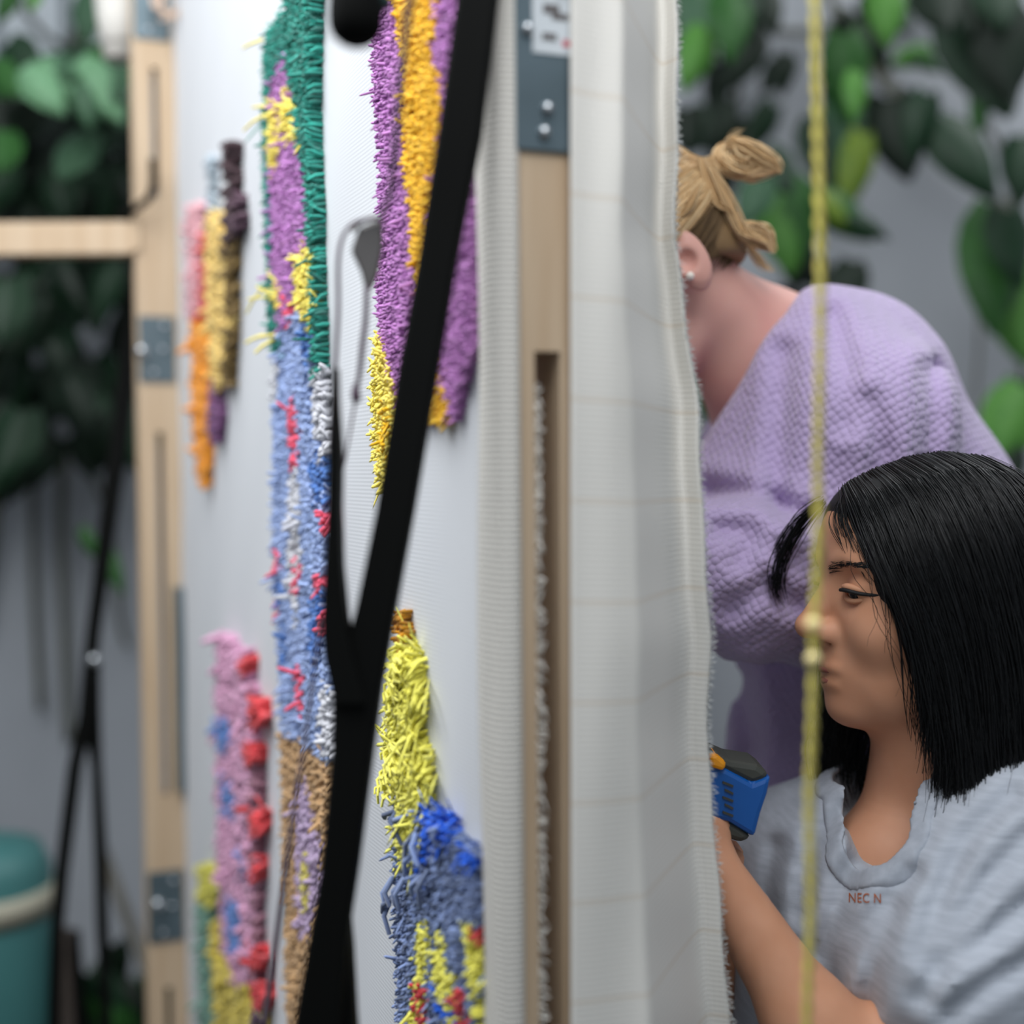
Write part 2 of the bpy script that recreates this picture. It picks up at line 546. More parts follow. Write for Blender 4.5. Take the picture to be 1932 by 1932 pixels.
PILE_TRIS = 0
def pile(name, poly, h, sp, th, m, parent, excl=(), jit=.45, lean=.35, blunt=.75, droop=.15, wild=0.02, base=0.0):
    """one colour area of cut-pile yarn standing on the cloth inside a polygon given on the photo"""
    global PILE_TRIS
    P = [uz(px, py, h) for px, py in poly]
    E = [[uz(px, py, h) for px, py in e] for e in excl]
    a = np.array(P)
    us = np.arange(a[:, 0].min(), a[:, 0].max() + sp, sp)
    zs = np.arange(a[:, 1].min(), a[:, 1].max() + sp, sp)
    U, Z = np.meshgrid(us, zs, indexing='ij')
    U = U + RNG.uniform(-jit, jit, U.shape) * sp
    Z = Z + RNG.uniform(-jit, jit, Z.shape) * sp
    U, Z = U.ravel(), Z.ravel()
    k = pip(P, U, Z)
    for e in E:
        k &= ~pip(e, U, Z)
    k &= (U > .036) | (h < .001)
    U, Z = U[k], Z[k]
    n = len(U)
    if n == 0:
        return None
    hh = h * RNG.uniform(.82, 1.12, n)
    w = RNG.random(n) < wild
    hh[w] *= RNG.uniform(1.2, 1.9, w.sum())
    tu = RNG.normal(0, lean, n) * hh
    tz = RNG.normal(0, lean, n) * hh - droop * hh
    B = A0[None] + D[None] * U[:, None] + N[None] * base
    B[:, 2] = Z
    tip = N[None] * hh[:, None] + D[None] * tu[:, None]
    tip[:, 2] += tz
    # rings at 0, .55, .92 of the length, point at 1
    ax1 = np.array([0, 0, 1.0])[None]
    ax2 = D[None]
    ang = RNG.uniform(0, 6.28, n)
    rings, fr = [], (0.0, .55, .93)
    rr = (.75, 1.0, blunt)
    for f, r in zip(fr, rr):
        c = B + tip * f
        c[:, 2] -= tz * 0.25 * (f * (1 - f)) * 4
        for q in range(4):
            aq = ang + q * np.pi / 2
            rad = th * r * RNG.uniform(.85, 1.15, n)
            rings.append(c + (ax1 * np.cos(aq)[:, None] + ax2 * np.sin(aq)[:, None]) * rad[:, None])
    V = np.stack(rings + [B + tip * 1.03], 1)          # n,13,3
    f4 = []
    for lv in (0, 1):
        for q in range(4):
            f4.append([lv * 4 + q, lv * 4 + (q + 1) % 4, lv * 4 + 4 + (q + 1) % 4, lv * 4 + 4 + q])
    f3 = [[8 + q, 8 + (q + 1) % 4, 12] for q in range(4)]
    off = (np.arange(n) * 13)[:, None, None]
    F4 = (np.array(f4)[None] + off).reshape(-1, 4)
    F3 = (np.array(f3)[None] + off).reshape(-1, 3)
    PILE_TRIS += n * 20
    rnd = np.repeat(np.clip(RNG.random(n) * .9 + .1 * RNG.random(n), 0, 1), 13)
    return link(name, np_mesh(name, V.reshape(-1, 3), [F4, F3], attr=rnd, smooth=True), m, parent, kind='stuff')

def motif(lab, px, py):
    return lab

# --- purple and orange motif beside the near upright
ORANGE = [(735, -60), (812, -60), (816, 60), (808, 110), (826, 150), (828, 205), (816, 330), (797, 420), (800, 520), (815, 650), (838, 770), (830, 797), (806, 796), (796, 700), (782, 560), (772, 480), (766, 370), (757, 300), (751, 195), (760, 140), (742, 50)]
PURPLE = [(702, -60), (694, 40), (697, 100), (701, 200), (708, 300), (713, 420), (704, 500), (708, 600), (722, 690), (742, 758), (800, 800), (838, 778), (848, 795), (858, 745), (872, 690), (886, 655), (896, 712), (905, 690), (904, 600), (898, 300), (915, 60), (925, -60)]
YEL = [(700, 622), (716, 648), (728, 700), (745, 762), (738, 830), (722, 900), (708, 930), (700, 860), (692, 750), (694, 680)]
p1 = pile('tufted_motif', PURPLE, .010, .0027, .0014, wool('purple', (206, 142, 210), .78), cloth, excl=(ORANGE,), lean=.24)
p1['label'] = 'purple and orange shaggy motif beside the near upright'
pile('orange_pile', ORANGE, .011, .0028, .0015, wool('orange', (255, 204, 50), .88), p1, lean=.26)
pile('yellow_pile', YEL, .012, .0036, .0018, wool('yellow', (255, 236, 110), .9), p1, lean=.45)
pile('golden_pile', [(716, 760), (730, 765), (722, 850), (712, 860)], .0135, .0036, .0018, wool('gold', (246, 196, 20), .85), p1)
# --- yellow-green fringe column
COLM = [(752, 1205), (772, 1250), (774, 1330), (768, 1375), (786, 1430), (790, 1510), (780, 1540), (776, 1585), (762, 1612), (742, 1612), (742, 1500), (722, 1430), (730, 1300), (740, 1210)]
p2 = pile('tufted_motif', COLM, .014, .0036, .0016, wool('lime', (255, 248, 110), .9), cloth, lean=.9, droop=.5, blunt=.9)
p2['label'] = 'yellow-green shaggy column of long yarn ends'
pile('amber_pile', [(735, 1150), (752, 1150), (757, 1205), (735, 1210)], .012, .004, .0018, wool('amber', (220, 150, 20), .7), p2)
# longer loose yarns of the fringe
paths = []
for (px, py, n) in ((752, 1285, 26), (748, 1420, 34), (742, 1470, 26), (756, 1250, 18)):
    for q in range(n):
        u, z = uz(px + RNG.normal(0, 6), py + RNG.normal(0, 14), .008)
        a = cpt(u, z, .009)
        an = RNG.uniform(-1.9, 1.5)
        L = RNG.uniform(.010, .022)
        d = D * (-math.cos(an) * L) + np.array([0, 0, -abs(math.sin(an)) * L * .8]) + N * RNG.uniform(.001, .010)
        paths.append([a, a + d * .5 + N * .004, a + d])
strands('loose_yarn', paths, .0012, wool('lime', (0, 0, 0)), p2, taper=(1, 1, .8), sides=4)
# --- blue motif at the lower edge
BLUE = [(735, 1520), (752, 1512), (756, 1600), (772, 1560), (780, 1520), (800, 1516), (828, 1532), (848, 1575), (884, 1600), (925, 1640), (942, 1650), (950, 1610), (955, 1990), (745, 1990), (740, 1800), (736, 1650)]
LG1 = [(752, 1512), (778, 1520), (780, 1560), (772, 1590), (760, 1625), (744, 1620), (742, 1560)]
STR = [[(783, 1735), (800, 1740), (806, 1790), (795, 1850), (802, 1940), (798, 1990), (762, 1990), (770, 1900), (778, 1830)],
       [(818, 1755), (832, 1762), (836, 1830), (852, 1835), (858, 1900), (862, 1990), (815, 1990), (838, 1900), (812, 1850)],
       [(866, 1735), (882, 1740), (890, 1800), (893, 1860), (905, 1930), (915, 1990), (890, 1990), (885, 1880), (872, 1810)]]
RED = [[(884, 1745), (905, 1752), (914, 1790), (926, 1870), (908, 1880), (894, 1850)],
       [(776, 1860), (796, 1862), (800, 1930), (804, 1990), (784, 1990), (780, 1920)],
       [(856, 1860), (866, 1862), (872, 1930), (885, 1990), (852, 1990)]]
ROY = [[(796, 1525), (832, 1540), (838, 1575), (800, 1590), (785, 1640), (770, 1660), (780, 1590)],
       [(850, 1600), (892, 1612), (888, 1640), (856, 1622)], [(885, 1640), (935, 1660), (945, 1730), (900, 1700)],
       [(815, 1895), (850, 1893), (846, 1915), (818, 1912)], [(905, 1730), (925, 1740), (918, 1760)]]
p3 = pile('tufted_motif', BLUE, .011, .0030, .0015, wool('slate_blue', (148, 168, 216), .55), cloth, excl=STR + RED + ROY + [LG1], lean=.32)
p3['label'] = 'dark blue shaggy motif streaked with lime and red'
for e in STR + [LG1]:
    pile('lime_pile', e, .012, .0036, .0018, wool('lime', (0, 0, 0)), p3)
for e in RED:
    pile('red_pile', e, .013, .0036, .0019, wool('red', (214, 58, 66), .8), p3)
for e in ROY:
    pile('royal_blue_pile', e, .014, .0038, .0018, wool('royal', (30, 104, 232), .85), p3, lean=.7)
paths = []
for (px, py) in ((768, 1655), (800, 1560), (790, 1600), (745, 1690), (756, 1530), (765, 1540), (812, 1640), (800, 1650), (830, 1560), (745, 1655)):
    for q in range(2):
        u, z = uz(px + RNG.normal(0, 4), py, .010)
        a = cpt(u, z, .012)
        d = D * RNG.uniform(-.01, .02) + np.array([0, 0, RNG.uniform(-.028, -.004)]) + N * RNG.uniform(.0, .006)
        paths.append([a, a + d * .5 + N * .005, a + d])
strands('loose_yarn', paths, .0019, wool('slate_blue', (0, 0, 0)), p3, taper=(1, 1, .9), sides=5)
# --- tall green and purple motif with a pale blue field below
TEAL = [(492, 120), (500, 60), (528, 10), (545, -60), (582, -60), (577, 60), (574, 200), (578, 300), (585, 400), (590, 600), (592, 690), (584, 705), (581, 620), (577, 480), (571, 345), (557, 262), (545, 170), (531, 90), (520, 110), (508, 150), (500, 190), (502, 330), (506, 500), (520, 600), (524, 665), (506, 662), (497, 500), (490, 250)]
PUR2 = [(520, 100), (532, 88), (545, 170), (558, 262), (572, 345), (578, 470), (558, 480), (548, 560), (530, 620), (516, 610), (506, 500), (502, 330), (504, 180)]
YL2 = [[(528, 175), (545, 180), (557, 258), (534, 262), (522, 220)], [(503, 195), (516, 200), (520, 300), (508, 318), (500, 260)], [(550, 478), (580, 468), (583, 590), (566, 604), (554, 560)], [(504, 520), (518, 540), (522, 570), (508, 565)]]
p4 = pile('tufted_motif', TEAL, .016, .0036, .0018, wool('teal', (48, 168, 150), .55), cloth, lean=.28)
p4['label'] = 'tall teal and violet motif over a pale blue field'
pile('violet_pile', PUR2, .0145, .0038, .0021, wool('violet', (192, 130, 196), .88), p4, excl=YL2)
for e in YL2:
    pile('yellow_pile', e, .017, .004, .0021, wool('yellow', (0, 0, 0)), p4)
FIELD = [(520, 612), (556, 590), (582, 606), (590, 690), (600, 720), (606, 850), (604, 1000), (602, 1180), (616, 1290), (618, 1430), (598, 1428), (568, 1400), (526, 1382), (520, 1250), (514, 1120), (508, 1000), (512, 850), (508, 740), (518, 690)]
GREY = [[(582, 690), (600, 700), (612, 850), (600, 860), (586, 800)], [(506, 680), (522, 675), (516, 760), (508, 760)], [(540, 900), (560, 880), (566, 1060), (556, 1200), (540, 1120)], [(600, 1290), (618, 1300), (622, 1430), (602, 1420), (596, 1350)]]
PINK = [[(541, 745), (552, 760), (556, 850), (548, 895), (540, 830)], [(546, 1060), (560, 1065), (558, 1110), (550, 1115)], [(584, 1085), (600, 1080), (598, 1115), (586, 1112)], [(508, 1050), (520, 1045), (522, 1085), (512, 1085)], [(596, 965), (608, 970), (606, 1005), (598, 1000)], [(512, 1135), (520, 1135), (519, 1170), (512, 1168)], [(552, 1250), (562, 1255), (568, 1340), (558, 1355), (553, 1300)], [(524, 560), (545, 555), (542, 605), (526, 600)], [(600, 1150), (608, 1150), (606, 1190), (600, 1188)]]
DBL = [[(560, 600), (583, 606), (580, 690), (570, 700), (565, 640)], [(575, 860), (606, 870), (602, 960), (586, 940)], [(580, 1130), (600, 1120), (604, 1200), (590, 1290), (578, 1220)], [(525, 1190), (538, 1190), (534, 1260), (524, 1250)], [(515, 1100), (530, 1095), (532, 1140), (520, 1145)]]
fld = pile('pale_blue_pile', FIELD, .013, .0042, .0023, wool('pale_blue', (166, 186, 230), .86), p4, excl=PINK + GREY + DBL, lean=.28)
for e in GREY:
    pile('pale_grey_pile', e, .0135, .0052, .0029, wool('pale_grey', (214, 214, 220), .9), p4)
for e in PINK:
    pile('pink_pile', e, .0155, .0050, .0027, wool('pink', (240, 92, 120), .9), p4)
for e in DBL:
    pile('sky_blue_pile', e, .0135, .0052, .0029, wool('sky', (88, 132, 204), .85), p4)
TAN = [(524, 1385), (568, 1402), (600, 1432), (618, 1440), (608, 1600), (590, 1760), (575, 1990), (540, 1990), (534, 1800), (530, 1600)]
LIL = [(556, 1480), (574, 1470), (590, 1560), (605, 1570), (600, 1680), (578, 1770), (562, 1760), (552, 1640)]
YST = [(564, 1620), (576, 1615), (578, 1700), (568, 1725)]
pile('tan_pile', TAN, .013, .005, .0028, wool('tan', (204, 164, 118), .85), p4, excl=(LIL,))
pile('lilac_pile', LIL, .013, .005, .0028, wool('lilac', (196, 172, 204), .88), p4, excl=(YST,))
pile('yellow_pile', YST, .014, .005, .0028, wool('mustard', (206, 192, 96), .88), p4)
paths = []
for (px, py) in ((505, 200), (500, 215), (512, 540), (506, 560), (515, 560), (498, 75), (512, 640), (520, 632), (500, 632)):
    u, z = uz(px + RNG.normal(0, 4), py, .016)
    a = cpt(u, z, .016)
    d = D * RNG.uniform(-.01, .04) + np.array([0, 0, RNG.uniform(-.028, .012)]) + N * RNG.uniform(.008, .02)
    paths.append([a, a + d * .5 + N * .002, a + d])
strands('loose_yarn', paths, .0016, wool('yellow', (0, 0, 0)), p4, taper=(1, 1, .7), sides=4)
# --- far small motif, upper
p5 = pile('tufted_motif', [(383, 408), (404, 400), (420, 440), (422, 600), (414, 725), (396, 720), (386, 600)], .020, .0075, .0045, wool('straw', (240, 206, 122), .85), cloth)
p5['label'] = 'small far motif of straw, orange and brown yarn'
for nm, po, c, h in (('rose_pile', [(346, 390), (372, 380), (376, 470), (372, 590), (350, 600)], (236, 178, 186), .014),
                     ('red_pile', [(372, 445), (388, 440), (390, 540), (384, 600), (370, 590)], (206, 70, 66), .017),
                     ('brown_pile', [(414, 262), (424, 270), (430, 440), (420, 450)], (72, 50, 56), .022),
                     ('dark_plum_pile', [(422, 362), (438, 365), (440, 425), (430, 445), (422, 430)], (84, 56, 72), .020),
                     ('grey_pile', [(386, 295), (396, 295), (398, 395), (386, 400)], (168, 180, 190), .014),
                     ('orange_pile', [(356, 610), (372, 590), (386, 640), (386, 800), (378, 915), (364, 870), (358, 760)], (250, 164, 48), .018),
                     ('plum_pile', [(388, 720), (404, 735), (406, 800), (400, 842), (386, 800)], (130, 84, 130), .018),
                     ('olive_pile', [(420, 450), (428, 450), (424, 600), (418, 725), (414, 720)], (128, 104, 60), .020)):
    pile(nm, po, h, .0075, .0045, wool('far_' + nm, c, .85), p5)
# --- far small motif, lower
p6 = pile('tufted_motif', [(402, 1200), (418, 1195), (440, 1250), (450, 1220), (462, 1300), (470, 1500), (472, 1840), (440, 1860), (415, 1790), (404, 1600)], .018, .0075, .0046, wool('rose_lilac', (222, 166, 198), .86), cloth,
          excl=([(404, 1360), (428, 1345), (432, 1400), (420, 1425), (406, 1410)], [(412, 1470), (436, 1475), (438, 1540), (416, 1540)], [(420, 1700), (448, 1700), (450, 1790), (428, 1790)]))
p6['label'] = 'small far pink motif with red dots and blue patches'
for po in ([(404, 1360), (428, 1345), (432, 1400), (420, 1425), (406, 1410)], [(412, 1470), (436, 1475), (438, 1540), (416, 1540)], [(420, 1700), (448, 1700), (450, 1790), (428, 1790)], [(446, 1600), (456, 1600), (456, 1650), (446, 1650)]):
    pile('blue_pile', po, .0185, .0075, .0046, wool('far_blue', (98, 138, 204), .86), p6)
for x, y, r in ((452, 1255, 9), (472, 1342, 13), (466, 1420, 11), (474, 1548, 12), (470, 1640, 10), (474, 1808, 12), (480, 1880, 11)):
    pile('red_pile', [(x - r * .8, y - r * 1.5), (x + r * .5, y - r * 2.0), (x + r * .7, y), (x + r * .4, y + r * 2.0), (x - r * .8, y + r * 1.4)], .019, .0055, .0042, wool('far_red', (224, 70, 76), .8), p6)
pile('mauve_pile', [(466, 1430), (474, 1430), (478, 1870), (470, 1870)], .017, .0075, .0045, wool('far_mauve', (170, 120, 138), .85), p6)
pile('lemon_pile', [(366, 1640), (384, 1630), (392, 1680), (386, 1710), (370, 1705)], .018, .0075, .0045, wool('far_lemon', (214, 206, 90), .85), p6)
pile('sea_green_pile', [(366, 1712), (386, 1712), (396, 1840), (402, 1990), (372, 1990), (370, 1850)], .018, .0075, .0045, wool('far_sea', (116, 158, 140), .8), p6)
pile('mustard_pile', [(388, 1720), (402, 1810), (430, 1830), (478, 1900), (484, 1990), (410, 1990), (398, 1860)], .018, .0075, .0045, wool('far_mustard', (214, 192, 84), .85), p6)

# ------------------------------------------------------------------ black stands
YS = .765
stn = thing('support_stand', 'black metal stand close to the camera leaning across the purple motif', 'stand', (at(600, 1900, YS).x, YS, 0))
def bar(name, pts, m, parent, depth=.022, **kw):
    """flat bar following (px, py, width_px, Y) stations"""
    V = []
    for (px, py, w, Y) in pts:
        a, b = at(px - w / 2, py, Y), at(px + w / 2, py, Y)
        for p, dy in ((a, 0), (b, 0), (b, depth), (a, depth)):
            V.append((p.x, p.y + dy, p.z))
    n = len(pts)
    F = []
    for i in range(n - 1):
        for q in range(4):
            F.append([i * 4 + q, i * 4 + (q + 1) % 4, i * 4 + 4 + (q + 1) % 4, i * 4 + 4 + q])
    F += [[3, 2, 1, 0], [n * 4 - 4, n * 4 - 3, n * 4 - 2, n * 4 - 1]]
    o = link(name, np_mesh(name, V, np.array(F)), m, parent, **kw)
    md = o.modifiers.new('bevel', 'BEVEL'); md.width = .003; md.segments = 3; md.limit_method = 'ANGLE'
    return o
zf0 = at(500, 0, YS)
pyfl = 966 + (1.25) / YS * FPX - 90          # picture row where the floor lies at this distance
bar('main_post', [(975, -560, 82, YS), (925, -180, 82, YS), (899, 0, 79, YS), (866, 250, 84, YS), (822, 500, 74, YS), (787, 700, 77, YS), (744, 966, 72, YS), (708, 1150, 76, YS), (672, 1310, 92, YS), (664, 1420, 78, YS), (638, 1650, 70, YS), (620, 1760, 72, YS), (598, 1932, 88, YS), (520, 2600, 92, YS), (380, pyfl, 92, YS)], M_black, stn)
bar('side_strut', [(628, 690, 8, YS - .004), (628, 760, 12, YS - .004), (630, 860, 22, YS - .004), (628, 960, 23, YS - .004), (627, 1070, 31, YS - .004), (629, 1170, 46, YS - .004), (638, 1240, 56, YS - .004), (660, 1330, 60, YS - .004)], M_black, stn)
bar('rear_leg', [(628, 1700, 50, YS + .01), (632, 1800, 60, YS + .01), (640, 1932, 58, YS + .01), (690, 2600, 60, YS + .01), (790, pyfl, 60, YS + .01)], M_black, stn)
# black rounded clamp end at the top
V, F = tube_vf(np.array([at(672, y, .70) for y in (-420, -200, -60, 0, 30, 52, 68, 80, 87, 90)]), [.0125, .0125, .0125, .0142, .0145, .0140, .0122, .009, .0055, .001], 18)
knob = thing('clamp', 'black rounded clamp end hanging beside the purple motif', 'clamp', tuple(at(672, 88, .70)))
link('handle', np_mesh('handle', V, F, smooth=True), M_rubber, knob)
boxes('bracket', [(tuple(at(655, -330, .70)), tuple(at(985, -330, .765) - at(655, -330, .70)), (0, .012, 0), (0, 0, .014))], M_black, knob)
tube('jaw', [at(700, -20, .70), at(716, -2, .70), at(728, 6, .705)], .0045, mat('dark_teal_plastic', (16, 52, 52), .5), knob)

# far stand
YB = 2.06
stf = thing('support_stand', 'thin black metal stand far back under the wooden cross arm', 'stand', (at(150, 1500, YB).x, YB, 0))
pyfb = 966 + 1.25 / YB * FPX - 88
bar('main_post', [(258, 440, 26, YB), (248, 560, 30, YB), (226, 800, 31, YB), (203, 966, 31, YB), (187, 1090, 27, YB), (172, 1200, 25, YB), (160, 1350, 26, YB), (138, 1449, 25, YB), (113, 1650, 24, YB), (104, 1760, 22, YB), (80, pyfb, 22, YB)], M_black, stf, depth=.018)
bar('rear_leg', [(172, 1240, 24, YB + .01), (170, 1350, 30, YB + .01), (179, 1449, 17, YB + .01), (186, 1600, 21, YB + .01), (190, 1750, 21, YB + .01), (198, 1932, 17, YB + .01), (215, pyfb, 17, YB + .01)], M_black, stf, depth=.018)
V, F = ball_vf(at(178, 1245, YB - .004), .009, 12, 8)
link('bolt', np_mesh('bolt', V, F, smooth=True), M_screw, stf)

# ------------------------------------------------------------------ yarn guide and strands
M_pyarn = mat('plum_yarn', (70, 44, 66), .9, (52, 32, 50), 120, sheen=.2)
M_gmetal = mat('dull_grey_metal', (112, 108, 106), .35, metal=.6)
YG = .80
gd = thing('yarn_guide', 'grey metal yarn hook hanging beside the purple motif', 'hook', tuple(at(690, 540, YG)))
gp = [(662, 470), (676, 430), (700, 418), (722, 414), (722, 470), (712, 520), (700, 546), (688, 546), (680, 512), (664, 478)]
def slab(name, pxs, Y, dep, m, parent, bev=.0012, **kw):
    V = [tuple(at(x, y, Y)) for x, y in pxs] + [tuple(at(x, y, Y) + Vector((0, dep, 0))) for x, y in pxs]
    n = len(pxs)
    me = bpy.data.meshes.new(name)
    me.from_pydata(V, [], [list(range(n))[::-1], list(range(n, 2 * n))] + [[i, (i + 1) % n, n + (i + 1) % n, n + i] for i in range(n)])
    bm = bmesh.new(); bm.from_mesh(me); bmesh.ops.recalc_face_normals(bm, faces=bm.faces); bm.to_mesh(me); bm.free()
    o = link(name, me, m, parent, **kw)
    if bev:
        md = o.modifiers.new('bevel', 'BEVEL'); md.width = bev; md.segments = 2
    return o
slab('hook_body', gp, YG, .006, M_gmetal, gd, .002)
tube('eye_ring', [at(720, 412, YG), at(700, 412, YG), at(680, 420, YG), at(664, 436, YG)], .0014, M_gmetal, gd, sides=8)
ya = thing('yarn_strand', 'thin plum yarn looping from the hook down past the blue field', 'yarn', tuple(at(495, 1940, .80)))
tube('yarn', [at(716, 410, YG - .004), at(690, 414, YG - .004), at(664, 424, YG - .004), at(645, 452, YG - .004), at(638, 500, YG - .004), at(638, 580, YG - .004), at(634, 660, YG - .004), at(629, 740, YG - .004), at(624, 850, YG - .002)], [.0009, .0011, .0013, .0014, .0016], M_pyarn, ya, sides=6)
tube('yarn', [at(605, 1170, YG - .003), at(590, 1290, YG), at(572, 1420, YG), at(556, 1520, YG), at(538, 1650, YG), at(520, 1780, YG), at(500, 1932, YG), at(470, 2200, YG), (at(450, 2500, YG).x, YG, .01)], [.0011, .0013, .0018, .0020, .0022], M_pyarn, ya, sides=6, n=60)
yb = thing('yarn_strand', 'dark plum yarn with a knot below the grey hook', 'yarn', tuple(at(642, 905, YG)))
tube('yarn', [at(692, 540, YG), at(690, 600, YG), at(684, 650, YG), at(679, 700, YG), at(673, 735, YG)], [.0016, .0018, .0014], M_pyarn, yb, sides=6)
tube('knot', [at(673, 722, YG), at(671, 742, YG), at(672, 752, YG), at(669, 762, YG)], [.0016, .0028, .003, .001], M_pyarn, yb, sides=8)
tube('yarn', [at(670, 758, YG), at(661, 810, YG), at(652, 860, YG), at(643, 905, YG), at(636, 960, YG + .003)], [.0008, .0007], M_pyarn, yb, sides=6)
yc = tube('yarn_strand', [at(792, -330, .725), at(778, -120, .74), at(772, 0, .74), at(764, 80, .745), at(754, 180, .75), at(746, 280, .76), at(736, 370, .78), at(720, 412, .797)], [.0022, .0020, .0016], M_pyarn, None, sides=6, n=30,
          label='dark blurred yarn falling across the orange pile to the hook', cat='yarn')

# yellow two-ply yarn hanging in front of the women
M_yyarn = mat('yellow_yarn', (196, 184, 84), .9, (176, 162, 68), 160, sheen=.2)
yy = thing('yarn_strand', 'yellow knotted yarn hanging straight down in front of the two women', 'yarn', tuple(at(1522, 1940, .73)))
cl = spline([tuple(at(x, y, .69)) for x, y in ((1530, -900), (1537, -300), (1538, 0), (1544, 250), (1548, 500), (1547, 700), (1543, 880), (1545, 960), (1541, 1100), (1536, 1180), (1535, 1240), (1531, 1400), (1527, 1520), (1530, 1700), (1523, 1932), (1519, 2400))] + [(at(1519, 2400, .69).x, .69, .004)], 500)
s = np.concatenate([[0], np.cumsum(np.linalg.norm(np.diff(cl, axis=0), axis=1))])
for ph in (0, np.pi):
    a = s * 2 * np.pi / .022 + ph
    pth = cl + np.stack([np.cos(a) * .0011, np.sin(a) * .0011, 0 * a], 1)
    V, F = tube_vf(pth, .0016, 6)
    link('ply', np_mesh('ply', V, F, smooth=True), M_yyarn, yy)
M_knot = mat('pale_knot', (232, 214, 150), .6)
for (x, y, r) in ((1535, 1178, .0036), (1534, 1243, .0036)):
    V, F = ball_vf(at(x, y, .688), r, 12, 8, (1.1, 1, 1.0))
    link('knot', np_mesh('knot', V, F, smooth=True), M_knot, yy)

# ------------------------------------------------------------------ things at the left
M_white = mat('white_plastic', (206, 203, 197), .5)
c = at(232, 116, 2.02)
pot = thing('hanging_pot', 'white tapered plastic pot hanging beside the far upright', 'pot', tuple(c))
rb, rt, hp = .021, .045, .30
lathe('pot_body', [(0, 0), (rb * .85, 0), (.027, .004), (.036, .06), (.043, .14), (.05, .3), (.047, .3), (.04, .14), (.03, .02), (0, .02)], (c.x, c.y, c.z), M_white, pot)
tube('hanger', [(c.x - .045, c.y, c.z + .29), (c.x - .02, c.y - .0, c.z + .42), (c.x + .045, c.y - .03, c.z + .47), (c.x + .06, c.y - .06, c.z + .46)], .003, M_steel, pot)
M_twine = mat('beige_twine', (206, 180, 160), .85)
tw = thing('twine_coil', 'small coil of beige twine hooked on the top of the far upright', 'twine', tuple(at(322, 30, 1.93)))
for q, (r, dx, dz) in enumerate(((.021, 0, 0), (.019, .004, .002), (.022, -.003, .004), (.018, .003, -.003))):
    cc = at(322, 4, 1.925 - q * .003)
    an = np.linspace(0, 2 * np.pi, 28)
    tube('loop', [(cc.x + dx + r * math.cos(t), cc.y + .004 * math.sin(3 * t), cc.z + dz + r * .9 * math.sin(t)) for t in an], .0022, M_twine, tw, sides=6, n=60)
tube('twine_end', [at(322, 30, 1.92), at(312, 36, 1.915), at(302, 38, 1.91)], .0022, M_twine, tw, sides=6)

M_teal = mat('teal_plastic', (66, 118, 116), .45, (56, 104, 104), 2)
M_band = mat('cream_band', (168, 164, 146), .7)
bc = at(-40, 1900, 2.3)
bar_ = thing('water_barrel', 'teal plastic barrel with a pale band at the lower left edge', 'barrel', (bc.x, bc.y, 0))
zt = zat(0, 1585, 2.3)
zband = zat(0, 1695, 2.3)
R0 = .122
lathe('barrel_body', [(0, 0), (R0 * .95, 0), (R0, .02), (R0 * 1.02, zt * .5), (R0, zt - .05), (R0 * .86, zt - .012), (R0 * .55, zt), (0, zt + .004)], (bc.x, bc.y, 0), M_teal, bar_, seg=36)
lathe('label_band', [(R0 * 1.02, zband - .022), (R0 * 1.045, zband - .022), (R0 * 1.04, zband + .022), (R0 * 1.0, zband + .022)], (bc.x, bc.y, 0), M_band, bar_, seg=36)
M_stick = mat('grey_brown_stick', (104, 100, 90), .85, (84, 80, 70), 10)
def stick(lab, a, b, r, m=M_stick):
    pts = [a, (Vector(a) + Vector(b)) / 2 + Vector((.004, 0, 0)), b]
    return tube('garden_stake', pts, [r, r * .95, r * .9], m, None, sides=8, label=lab, cat='stake')
b0 = at(284, 1860, 2.5)
a0 = at(192, 1600, 2.75)
dd = (Vector(b0) - Vector(a0)).normalized()
tf = Vector(b0) + dd * (b0.z / -dd.z)
stick('thin grey brown stake slanting behind the rear leg of the far stand', tuple(a0), (tf.x, tf.y, 0), .011)
g = at(122, 1755, 2.35)
stick('short brown upright stake beside the teal barrel', tuple(g), (g.x - .01, g.y, 0), .016, mat('brown_stick', (96, 86, 78), .85, (80, 70, 64), 10))
g = at(139, 1757, 2.3)
stick('short black pointed stake between the legs of the far stand', tuple(g), (g.x + .02, g.y, 0), .011, M_rubber)

# black rounded planter far behind the purple shoulder
pc = at(1548, 560, 2.6)
lathe('planter', [(0, -.07), (.05, -.07), (.068, -.03), (.073, .01), (.062, .045), (.035, .062), (0, .066)], (pc.x, WY - .08, pc.z), M_rubber, None, label='black rounded wall planter behind the purple shoulder', cat='planter')

# ------------------------------------------------------------------ plants
def leaf_mesh(name, W, L, cup, tipk, m, nr=7, nc=5):
    """heart-shaped leaf, stalk at the origin, hanging along -Z, facing -Y"""
    V, F = [], []
    for i in range(nr):
        t = i / (nr - 1)
        w = W * (math.sin(math.pi * min(1, (t * .94 + .06)) ** .72) ** .8) * (1 - t * .15)
        if i == nr - 1:
            w = W * .03
        for j in range(nc):
            s = j / (nc - 1) * 2 - 1
            lob = (.16 * L) * (abs(s) ** 1.6) * (1 - t) ** 3
            x = s * w / 2
            y = -cup * (1 - s * s) * W * .3 + tipk * t * t * L + abs(s) * W * .12
            V.append((x, y, -t * L + lob))
    for i in range(nr - 1):
        for j in range(nc - 1):
            F.append([i * nc + j, (i + 1) * nc + j, (i + 1) * nc + j + 1, i * nc + j + 1])
    n = len(V)
    V += [(-.0015, .0, 0), (.0015, 0, 0), (.0015, .03, .25 * L), (-.0015, .03, .25 * L)]
    F.append([n, n + 1, n + 2, n + 3])
    me = np_mesh(name, V, np.array(F), smooth=True)
    me.materials.append(m)
    return me
